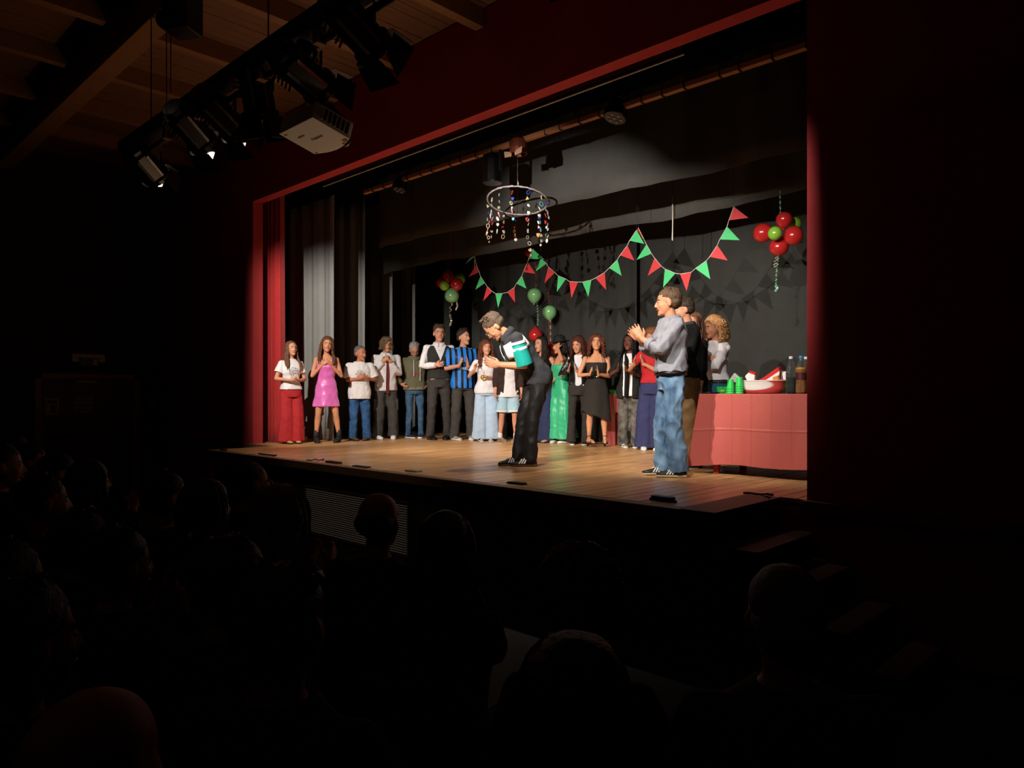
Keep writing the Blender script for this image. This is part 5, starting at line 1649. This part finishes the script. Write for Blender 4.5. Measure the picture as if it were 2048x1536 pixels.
# 10 bowing man
pos = on_stage(1047, 931)
P = person('tall man with glasses bowing to the left in a charcoal, white and teal jacket', pos, face_dir(pos, -72), 1.80, lean=40, hp=14, hy=-4, hip_back=.16, sk='#d29470', brow='#3a2a1c', vox=.0065,
           arms=(dict(w=(.10, .27, 1.06), f=(.0, .95, .1), n=(-1, 0, .2), curl=.5, pole=(.4, -1, -.5)), dict(w=(-.06, .27, 1.04), f=(.1, .95, .1), n=(1, 0, .2), curl=.5, pole=(-.4, -1, -.5))), feet=((.08, .05, 8), (-.10, -.04, -16)))
M_char = cloth('charcoal_jacket_cloth', '#39393b', spec=.3)
M_jwh = cloth('white_jacket_panel', '#ebe8e6', spec=.3)
M_teal = mat('teal_jacket_panel', '#20a79a', .45, var=.1, scale=9, bump=.4, bscale=12, spec=.4)
top(P, cloth('black_tee', '#121211'), z0=.84, sleeves=0, grow=.010, seed=91, wr=.004)
top(P, M_char, z0=.84, sleeves=.35, sr=(.068, .072, .074), grow=.026, name='jacket', seed=92, wr=.010, flare=.0)
for sd in (1, -1):
    S, E, Wr = P.arm[sd]
    ax = (E - S).normalized()
    b = B(); b.tube([S + ax * .03, S.lerp(E, .5), S.lerp(E, 1.0)], [.075, .080, .090], 18, rounded=False)
    slv = remesh(b.build('teal_sleeve', M_teal, P.root), .010, .004, 93 + sd)
    for k in range(2):
        c = S.lerp(E, .10 + .22 * k)
        b = B(); b.tube([c, c + ax * .026], [.0780, .0795], 20, rounded=False); b.build('white_band', M_jwh, P.root, smooth=False)
# white yoke wrapping the shoulders and upper chest, charcoal collar above it
def band(z0, z1, grow, name, m, a0=0, a1=2 * PI, n=36):
    rows = []
    for i in range(7):
        z = z0 + (z1 - z0) * i / 6
        rx, ry, cy = lerp_prof(P.prof, z)
        rows.append([P.U(((rx + grow) * math.copysign(abs(math.cos(a)) ** .85, math.cos(a)), cy + (ry + grow) * math.copysign(abs(math.sin(a)) ** .85, math.sin(a)), z)) for a in [a0 + (a1 - a0) * j / n for j in range(n + 1)]])
    b = B(); b.sheet(rows); return b.build(name, m, P.root, smooth=True, solid=.006)
band(1.27, 1.42, .033, 'white_chest_panel', M_jwh, R(-35), R(75)); band(1.27, 1.42, .033, 'white_chest_panel', M_jwh, R(105), R(215))
b = B()
rows = []
for j, (dr, dz) in enumerate(((-.004, .035), (.012, .05), (.028, .03), (.040, -.012))):
    rows.append([P.U(((.072 + dr) * math.cos(a), (.070 + dr) * math.sin(a), 1.475 + dz - .03 * max(0, math.sin(a)))) for a in [R(-250) + R(320) * i / 24 for i in range(25)]])
b.sheet(rows); b.build('collar', M_char, P.root, smooth=True, solid=.008)
LEATH = mat('black_shiny_trouser_cloth', '#1f1d1b', .6, bump=.4, bscale=9, spec=.35)
trousers(P, LEATH, 'jeans', seed=95, wr=.011)
SAMBA = mat('black_leather_shoe', '#131312', .4); GUM = mat('gum_sole', '#5a4030', .5)
shoes(P, SAMBA, GUM, h=.085, stripes=mat('white_leather_stripe', '#eeeae4', .5))
hair(P, 'quiff', '#3c2c20', '#7a6450', 12)
glasses(P, mat('pale_metal_frame', '#c9c0b0', .25, metal=.8))
# 11 dark haired woman behind the bowing man
P = star('dark haired woman in a black sleeveless top and navy trousers behind the bowing man', 1084, 885, 676, -20, fem=True, hy=-26, hr=4, sk='#cf9472', brow='#241610', arms=(dict(w=(.14, .16, 1.12), f=(-.6, .6, .3), n=(-.5, 0, .6), curl=.7, pole=(.6, -.5, -.8)), dict(w=(-.22, .16, 1.00), f=(-.2, .9, -.1), n=(.9, 0, .2), curl=1.1, pole=(-.6, -.7, -.4))))
top(P, cloth('black_vest_cloth', '#141312'), z0=.92, z1=1.43, sleeves=0, grow=.012, seed=101)
trousers(P, cloth('navy_trousers', '#2c3350'), 'wide', z1=1.0, seed=102, wr=.006)
shoes(P, mat('nude_shoe', '#b98a70', .5), SOLE_D, h=.06)
hair(P, 'long', '#1c1410', '#33241a', 13, length=.34)
# 12 woman in green with a bowler hat
P = star('woman in a flowing green satin jumpsuit lifting a hand to her black bowler hat', 1122, 886, 678, -46, fem=True, hy=-12, hp=6, sk='#cf8f6a', brow='#241610', arms=(dict(w=(.16, .18, 1.12), f=(-.5, .7, .2), n=(-.5, 0, .6), curl=.7, pole=(.6, -.5, -.8)), dict(w=(-.13, .19, 1.58), f=(.35, -.25, .8), n=(.4, -.8, .0), curl=.6, pole=(-.55, .55, -.55))), feet=((.12, 0, 20), (-.12, -.02, -10)))
M_gsat = mat('green_satin', '#2ba873', .4, sheen=.3, bump=.2, bscale=7, spec=.5)
top(P, M_gsat, z0=1.0, z1=1.32, sleeves=0, grow=.016, name='bodice', seed=111, wr=.008, cut=lambda c: c.z > 1.315)
b = B(); b.rings(torso_rings(P, 1.07, 1.11, .022)); b.build('waist_sash', M_gsat, P.root, smooth=True)
LEGS['palazzo'] = (.116, .128, .142, .165, .19)
trousers(P, M_gsat, 'palazzo', hem=.0, z1=1.09, seed=112, wr=.008, folds=.10)
b = B()
for sx in (-1, 1): b.tube([P.U((sx * .08, .11, 1.30)), P.U((sx * .075, .06, 1.43)), P.U((sx * .06, -.06, 1.42))], .004, 5)
b.build('shoulder_strap', mat('thin_dark_strap', '#2a1a14', .6), P.root)
shoes(P, mat('white_slip_on', '#e6dccc', .5), SOLE_W, h=.06)
hair(P, 'bob', '#1f1511', '#3c2a20', 14, length=.15)
b = B(); b.lathe([(0, .155), (.05, .15), (.085, .125), (.098, .08), (.100, .045), (.103, .042), (.135, .040), (.158, .052), (.160, .058), (.135, .048), (.1, .052), (.0, .05)], 28, P.Hd((0, -.012, .018)), P.HR.to_4x4() @ Matrix.Scale(1.1, 4)); b.build('bowler_hat', mat('black_felt', '#171615', .8), P.root, smooth=True)
# 13 woman in a leather jacket
P = star('woman with wavy dark red hair in a black leather jacket and flared black jeans', 1158, 889, 675, -6, fem=True, hy=-20, hp=12, smile=True, sk='#d3946e', brow='#3a2018', arms=clap((.08, .26, 1.27), .05), feet=((.13, 0, 14), (-.12, 0, -10)))
top(P, W_SHIRT, z0=.95, sleeves=.3, grow=.012, seed=121)
top(P, mat('black_leather', '#161513', .35, bump=.4, bscale=14, spec=.6), z0=.98, sleeves=1.9, sr=(.066, .066, .05), grow=.030, name='leather_jacket', seed=122, wr=.010, cut=lambda c: c.y > .03 and abs(c.x) < .05 + .05 * (c.z - 1.0))
trousers(P, cloth('washed_black_denim', '#38342f'), 'flare', seed=123, wr=.008)
shoes(P, mat('black_canvas2', '#1e1c1a', .7), SOLE_W, h=.075)
hair(P, 'curly', '#2c130d', '#6b3020', 15, length=.28, n=70, freq=4.5, vol=1.12, front=62)
# 14 woman in the black dress
P = star('woman with shoulder length auburn curls in a strapless black dress and heeled sandals', 1193, 893, 672, 6, fem=True, hy=-6, hp=-8, smile=True, sk='#d8966c', brow='#4a2818', bare_legs=True, wid=1.06, dep=1.05, arms=clap((.06, .27, 1.20), .06), feet=((.12, 0, 26, .045), (-.13, .01, -4, .045)))
M_bdr = cloth('black_jersey_dress', '#332e29', bump=.2)
skirt(P, M_bdr, 1.33, .47, (.235, .18), folds=5, amp=.06, asym=.08, name='dress', seed=131, wr=.004)
b = B(); b.rings(torso_rings(P, 1.085, 1.115, .020)); b.build('belt', mat('black_belt', '#0f0e0d', .35), P.root, smooth=True)
b = B(); b.ell(P.U((0, .135, 1.10)), (.022, .006, .012)); b.build('belt_buckle', mat('silver_buckle', '#c9c3b8', .25, metal=.9), P.root)
b = B(); b.tube([P.U((-.07, .125, 1.32)), P.U((-.055, .06, 1.45)), P.U((-.03, -.03, 1.485)), P.U((.03, -.03, 1.485))], .005, 5); b.build('halter_strap', mat('pale_pink_strap', '#e8cfc0', .5), P.root)
for sd in (1, -1):
    h_, kn, an, yw = P.leg[sd]
    M = Matrix.Translation((an.x, an.y, an.z - .085 - .0)) @ Matrix.Rotation(R(yw), 4, 'Z')
    b = B(); b.rings([[M @ Vector((w * math.cos(a), y, z0 + .008 * math.sin(a))) for a in [2 * PI * j / 10 for j in range(10)]] for y, w, z0 in ((-.06, .02, .05), (-.03, .03, .05), (.03, .03, .03), (.09, .042, .008), (.15, .038, .008), (.18, .015, .008))])
    b.lathe([(0, -.045), (.013, -.045), (.02, .04), (0, .042)], 10, M @ V(0, -.035, 0))
    b.tube([M @ V(-.043, .11, .02), M @ V(-.03, .105, .048), M @ V(.03, .105, .048), M @ V(.043, .11, .02)], .007, 6)
    b.tube([M @ V(.042 * math.cos(a), -.01 + .045 * math.sin(a), .115 + .01 * math.sin(a)) for a in [2 * PI * j / 14 for j in range(14)]], .005, 5, closed=True)
    b.build('sandal', mat('black_sandal_leather', '#191513', .35), P.root)
hair(P, 'curly', '#3f1c12', '#8a4a30', 16, length=.24, n=76, vol=1.16, front=62)
# 15 woman with braids
P = star('woman with long black braids in white tee, dark cardigan and grey acid-wash jeans', 1260, 895, 671, -8, fem=True, hy=-16, hp=-2, sk='#6e4332', brow='#120c0a', arms=clap((.09, .27, 1.27), .06), feet=((.11, 0, 24), (-.09, .0, 4)))
top(P, W_TEE3, z0=.80, sleeves=.5, grow=.020, flare=.012, seed=141)
top(P, cloth('dark_cardigan', '#26241f'), z0=.76, sleeves=1.0, sr=(.066, .072, .075), grow=.034, flare=.02, name='cardigan', seed=142, wr=.010, cut=lambda c: c.y > .02 and abs(c.x - .02) < .075)
b = B(); b.tube([P.U((.06, .02, 1.48)), P.U((.03, .155, 1.36)), P.U((.02, .185, 1.1)), P.U((.03, .175, .82))], [.03, .045, .05, .05], 10, flat=.4); b.build('scarf', cloth('dark_scarf', '#211f1b', bump=.6, bscale=30), P.root, smooth=True)
trousers(P, cloth('acid_wash_denim', '#7d766b', hex2='#332f2b'), 'straight', seed=143, wr=.010)
shoes(P, mat('black_white_trainer', '#1a1918', .5, scale=16, hex2='#dcd8d0'), SOLE_W, h=.085)
hair(P, 'braids', '#0e0b0a', None, 17, length=.52, n=70)
# 16 woman in the red top
P = star('woman in a red tee and wide navy trousers, head hidden by the grey-shirted man', 1305, 900, 657, -14, fem=True, hy=-10, sk='#d89a74', brow='#5a3424', arms=clap((.14, .26, 1.30), .05), feet=((.13, 0, 16), (-.12, 0, -14)))
top(P, cloth('red_tee', '#c02c30'), z0=.96, sleeves=.6, sr=(.062, .068, .072), grow=.024, seed=151)
trousers(P, cloth('navy_wide_cloth', '#3a3c60', var=.08), 'wide', z1=.99, seed=152, wr=.005, folds=.04)
shoes(P, mat('white_plimsoll', '#ecebe6', .5), SOLE_W, h=.065)
hair(P, 'bob', '#6e3c22', '#a8683e', 18, length=.14)

# 17 man in the grey shirt, front right
pos = on_stage(1342, 952)
P = person('short haired man in a grey shirt and faded jeans applauding at the front right', pos, face_dir(pos, -78), 1.735, hp=2, hy=-6, sk='#cf8c68', brow='#5a4636', vox=.006, wid=1.05, dep=1.05,
           arms=clap((.0, .33, 1.345), .05, .75, .6), feet=((.10, .05, 6), (-.11, -.05, -6)))
M_gsh = cloth('light_grey_shirt', '#8f8d93', var=.06)
top(P, M_gsh, z0=.97, sleeves=1.62, sr=(.074, .074, .060), grow=.034, seed=161, wr=.018, vox=.010, wmul=1.02)
collar(P, M_gsh, r=(.08, .076))
for sd in (1, -1):
    S, E, Wr = P.arm[sd]
    ax = (Wr - E).normalized(); c = E.lerp(Wr, .56)
    b = B(); b.tube([c - ax * .03, c + ax * .03], [.063, .063], 16, rounded=False); remesh(b.build('rolled_cuff', M_gsh, P.root), .009, .004, 166 + sd)
b = B(); b.rings(torso_rings(P, .945, .985, .020)); b.build('belt', mat('black_leather_belt', '#131110', .4), P.root, smooth=True)
b = B(); b.box((-.025, .145, .945), (.025, .155, .985)); b.build('belt_buckle', mat('dark_metal_buckle', '#4a4640', .3, metal=.8), P.root, bevel=.004)
trousers(P, cloth('faded_denim', '#7895ae', hex2='#36506a', bump=.5, stretch=(1, 1, .45)), 'baggy', z1=.97, seed=162, wr=.019, vox=.010)
shoes(P, SAMBA, mat('cream_sole', '#d6c39a', .5), h=.085, stripes=mat('white_leather_stripe', '#eeeae4', .5), sole=.028)
hair(P, 'short', '#6e5238', '#4a3626', 19)
# 18 dark curly man in black behind him
P = star('dark curly haired man in black top and brown trousers behind the grey-shirted man', 1374, 934, 597, -70, hscale=1.0, hy=-4, hp=8, sk='#cf8f6e', brow='#1c130e', arms=clap((.0, .28, 1.25), .05), feet=((.10, .04, 8), (-.10, -.04, -8)))
top(P, cloth('black_knit', '#131312'), z0=.92, sleeves=1.9, sr=(.064, .062, .046), grow=.020, seed=171)
collar(P, M_char)
trousers(P, cloth('brown_corduroy', '#7a5f3c', var=.2), 'straight', seed=172, wr=.010)
shoes(P, mat('dark_shoe', '#1b1714', .5), SOLE_D, h=.08)
hair(P, 'afro', '#1d140e', '#3f2e20', 20) if False else hair(P, 'quiff', '#1d140e', '#4a3626', 20)
# 19 brown haired woman mostly hidden
P = star('brown haired woman in a black top, mostly hidden between two other people', 1391, 925, 628, -60, hscale=1.02, fem=True, hy=20, hp=4, sk='#cf9472', brow='#3a2218', arms=(hang(1, .08), hang(-1, .08)))
top(P, cloth('black_top2', '#161514'), z0=.88, sleeves=1.6, grow=.016, seed=181)
trousers(P, cloth('dark_teal_trousers', '#1d3a4a'), 'slim', seed=182)
shoes(P, mat('dark_shoe', '#1b1714', .5), SOLE_D, h=.06)
hair(P, 'long', '#4a2c1e', '#8a5c42', 21, length=.22, front=60)
# 20 curly blonde woman, arms crossed, behind the table
p20 = on_stage(1431, 921)
P = person('blonde curly woman in a white blouse, arms crossed behind the food table', p20, face_dir(p20, -50), 1.64, fem=True, hy=-4, hp=10, sk='#d8946e', brow='#6a4a30', vox=.0065,
           arms=(dict(w=(-.07, .20, 1.22), f=(-.9, -.1, .15), n=(-.1, -.9, .1), curl=.5, pole=(.75, .2, -.7)), dict(w=(.06, .23, 1.16), f=(.9, -.1, .2), n=(.1, -.9, .1), curl=.5, pole=(-.75, .2, -.7))))
M_blo = cloth('white_blouse_cloth', '#e9e2e4', var=.05)
top(P, M_blo, z0=.98, sleeves=1.85, sr=(.072, .088, .062), grow=.030, seed=191, wr=.014, vox=.010)
trousers(P, cloth('blue_teal_jeans', '#2d5f7c'), 'jeans', z1=1.02, seed=192)
b = B(); b.rings(torso_rings(P, .95, .975, .020)); b.build('belt', mat('brown_belt', '#3a2a1a', .5), P.root, smooth=True)
shoes(P, mat('dark_shoe', '#1b1714', .5), SOLE_D, h=.06)
hair(P, 'curly', '#8a5a34', '#d09a64', 22, length=.19, n=130, vol=1.34, freq=7, front=84)
# ================================================================== THE AUDIENCE (seated in the dark hall)
SEAT_W = .5
M_seatf = cloth('dark_seat_cloth', '#2a1c1a', var=.1)
M_seatm = mat('seat_frame_metal', '#1c1b1a', .5)
seat_parts = None
def seat(x, y, rz, lab):
    global seat_parts
    t = thing('theatre_seat', lab, 'seat', (x, y, 0), rz, 'theatre seats in the dark hall')
    if seat_parts is None:
        b = B(); b.box((-.22, -.20, .34), (.22, .24, .42)); a = b.build('seat', M_seatf, t, bevel=.03)
        b = B(); b.prism([(-.22, .46), (.22, .46), (.22, .84), (.16, .90), (-.16, .90), (-.22, .84)], -.32, -.25, Matrix.Rotation(R(4), 4, 'X')); c = b.build('backrest', M_seatf, t, bevel=.02)
        b = B(); b.box((-.245, -.28, 0), (-.22, .18, .36)); d = b.build('leg', M_seatm, t)
        b = B(); b.box((.22, -.28, 0), (.245, .18, .36)); e = b.build('leg', M_seatm, t)
        b = B(); b.box((-.22, -.30, .30), (.22, -.24, .5)); f = b.build('rail', M_seatm, t)
        seat_parts = [a, c, d, e, f]
    else:
        for q in seat_parts: copy_part(q, t)
    return t
DK = ['#241f1c', '#1c2026', '#2a2420', '#20241f', '#2c2826', '#1a1a1c']
def spectator(label, px, py_top, d, hstyle, hcol, hcol2=None, turn_to=(-5.2, 7.5), fem=False, clapc=None, hk=None, hp=0, sk='#b07a5c', topc=None, gl=False, wid=1.0, face=0, dz=0, sleeves=1.8, hy=0):
    q = at_depth(px, py_top, d)
    s = min(1.1, max(.86, (q.z - dz) / 1.352))
    fd = Vector((turn_to[0] - q.x, turn_to[1] - q.y, 0)).normalized()
    rz = math.atan2(-fd.x, fd.y)
    p = Vector((q.x, q.y, 0)) - fd * .03
    zoff = q.z - 1.352 * s
    arms = clap(clapc, .04) if clapc else (dict(w=(.12, .36, .68), f=(-.4, .8, -.2), n=(0, .1, -1), curl=.4, pole=(.7, -.6, -.2)), dict(w=(-.12, .36, .68), f=(.4, .8, -.2), n=(0, .1, -1), curl=.4, pole=(-.7, -.6, -.2)))
    P = person(label, (p.x, p.y, max(0, zoff)), rz, 1.75 * s, fem=fem, seated=True, hp=hp, hy=hy, arms=arms, sk=sk, vox=.0105, face=face, feet=((.13, .44, 4), (-.13, .44, -4)), wid=wid)
    rng = abs(hash(label)) % 6 if False else (int(px) % 6)
    m = cloth('audience_cloth_%d' % rng if not topc else 'audience_cloth_' + topc[1:], topc or DK[rng])
    Ptop = top(P, m, z0=.84, sleeves=sleeves, sr=(.064, .064, .05), grow=.020, seed=int(px), wr=.006, vox=.015)
    # trousers for the seated legs
    b = B()
    for side in (1, -1):
        h_, kn, an, yw = P.leg[side]
        b.tube([h_ + V(0, -.06, .02), h_.lerp(kn, .5), kn, kn.lerp(an, .5), an + V(0, 0, -.03)], [.095, .09, .074, .066, .066], 14)
    b.rings(torso_rings(P, .82, .98, .014))
    remesh(b.build('trousers', cloth('audience_trousers', '#1b1b20'), P.root), .016, .004, int(px) + 1)
    shoes(P, mat('audience_shoe', '#141312', .5), SOLE_D, h=.08)
    if hstyle: hair(P, hstyle, hcol, hcol2, int(px), **(hk or {}))
    if gl: glasses(P, mat('pale_metal_frame', '#c9c0b0', .25, metal=.8))
    w = label.replace(',', '').split()
    w = w[:11]
    while w[-1] in ('with', 'and', 'in', 'the', 'from', 'to', 'of', 'at', 'left', 'right', 'between', 'below', 'near', 'one', 'two'): w.pop()
    seat(p.x, p.y, rz, 'dark theatre seat under the ' + ' '.join(w))
    return P
SP = [
 # front row
 ('spectator with glasses and receding hair, tallest head left of the vent grille', 503, 930, 4.25, 'buzz', '#2a2420', None, dict(gl=True, face=1, hy=-18)),
 ('spectator with chin length blonde hair clapping in front of the vent grille', 566, 978, 3.05, 'bob', '#9a8468', '#6a5844', dict(fem=True, clapc=(-.02, .34, 1.02), hk=dict(length=.18), face=1, hy=-12)),
 ('bald spectator seen from behind against the vent grille', 760, 990, 3.1, 'fringe', '#3a302a', None, dict(face=1)),
 ('spectator with long dark hair seen from behind, right of the grille', 898, 1035, 2.5, 'long', '#1d1512', None, dict(fem=True, clapc=(-.1, .36, 1.02), hk=dict(length=.34, n=90), topc='#2c221f', sleeves=.9)),
 ('spectator with short curly reddish hair seen from behind in front of the stage', 1160, 1117, 1.92, 'afro', '#5a3324', '#7a4a34', dict(fem=True)),
 ('spectator with thin short hair at the right, left shoulder raised', 1565, 1142, 1.74, 'buzz', '#8a8078', None, dict(wid=1.1, topc='#3a3836')),
 ('spectator with short dark hair and glasses looking right, beside the far door', 333, 950, 3.7, 'short', '#1c1612', None, dict(gl=True, face=1, hy=-14)),
 ('spectator with a dark bob in profile, left of the tall man with glasses', 415, 966, 3.5, 'bob', '#2a1c16', None, dict(fem=True, face=1, hk=dict(length=.13), hy=-14)),
 # second row
 ('spectator with wispy hair in the second row, below the blonde one', 466, 1086, 2.08, 'short', '#4a3c30', None, dict(face=1, hy=-20)),
 ('dark haired spectator in the second row with hand near the face', 243, 1066, 2.45, 'short', '#181210', None, dict(face=1, clapc=(-.05, .34, 1.08), hy=-10)),
 ('small spectator with ruffled hair low between two larger heads', 572, 1146, 1.6, 'short', '#2a201a', None, dict()),
 ('dark spectator head closest to the camera, below the curly red haired one', 1152, 1288, 1.24, 'long', '#15110f', None, dict(fem=True, hk=dict(length=.30, n=80))),
 ('spectator with dark hair half hidden, left of the second row', 168, 1032, 2.9, 'short', '#1c1512', None, dict(hy=-8)),
 ('spectator with tied dark hair and bare neck at the left', 92, 958, 3.6, 'short', '#1a1310', None, dict(fem=True, face=1, hy=-12)),
 # third row and the far left
 ('bald spectator nearest the camera at the bottom left corner', 195, 1388, 1.05, 'fringe', '#5a4e44', None, dict(wid=1.05)),
 ('spectator in profile at the left edge of the hall', 52, 1178, 1.58, 'short', '#1a1411', None, dict(face=1, hy=-16)),
 ('woman with glasses clapping in front of the far door', 182, 926, 4.45, 'bob', '#2a1c16', None, dict(fem=True, gl=True, face=1, clapc=(-.08, .34, 1.1), hy=-6)),
 ('dark haired spectator left of the clapping woman with glasses', 122, 912, 4.95, 'short', '#1a1310', None, dict(face=1, hy=-10)),
 ('spectator at the very left edge near the door, face turned right', 6, 893, 4.5, 'short', '#1a1310', None, dict(face=1, hy=-10)),
 ('spectator far back at the left below the door frame', 34, 874, 6.2, 'short', '#1d1613', None, dict(face=1, hy=-10, dz=.05)),
 ('spectator in the shadows at the left edge, second row back', 10, 1092, 2.0, 'short', '#17120f', None, dict(face=1, hy=-14)),
 ('spectator half hidden behind the far left dark head', 66, 894, 5.6, 'short', '#17120f', None, dict(face=1, hy=-14)),
]
for lab, px, py, d, hs, hcol, hc2, k in SP:
    spectator(lab, px, py, d, hs, hcol, hc2, **k)

# ================================================================== FINISH: bake the remeshed surfaces
bake_all()
apply_cuts()
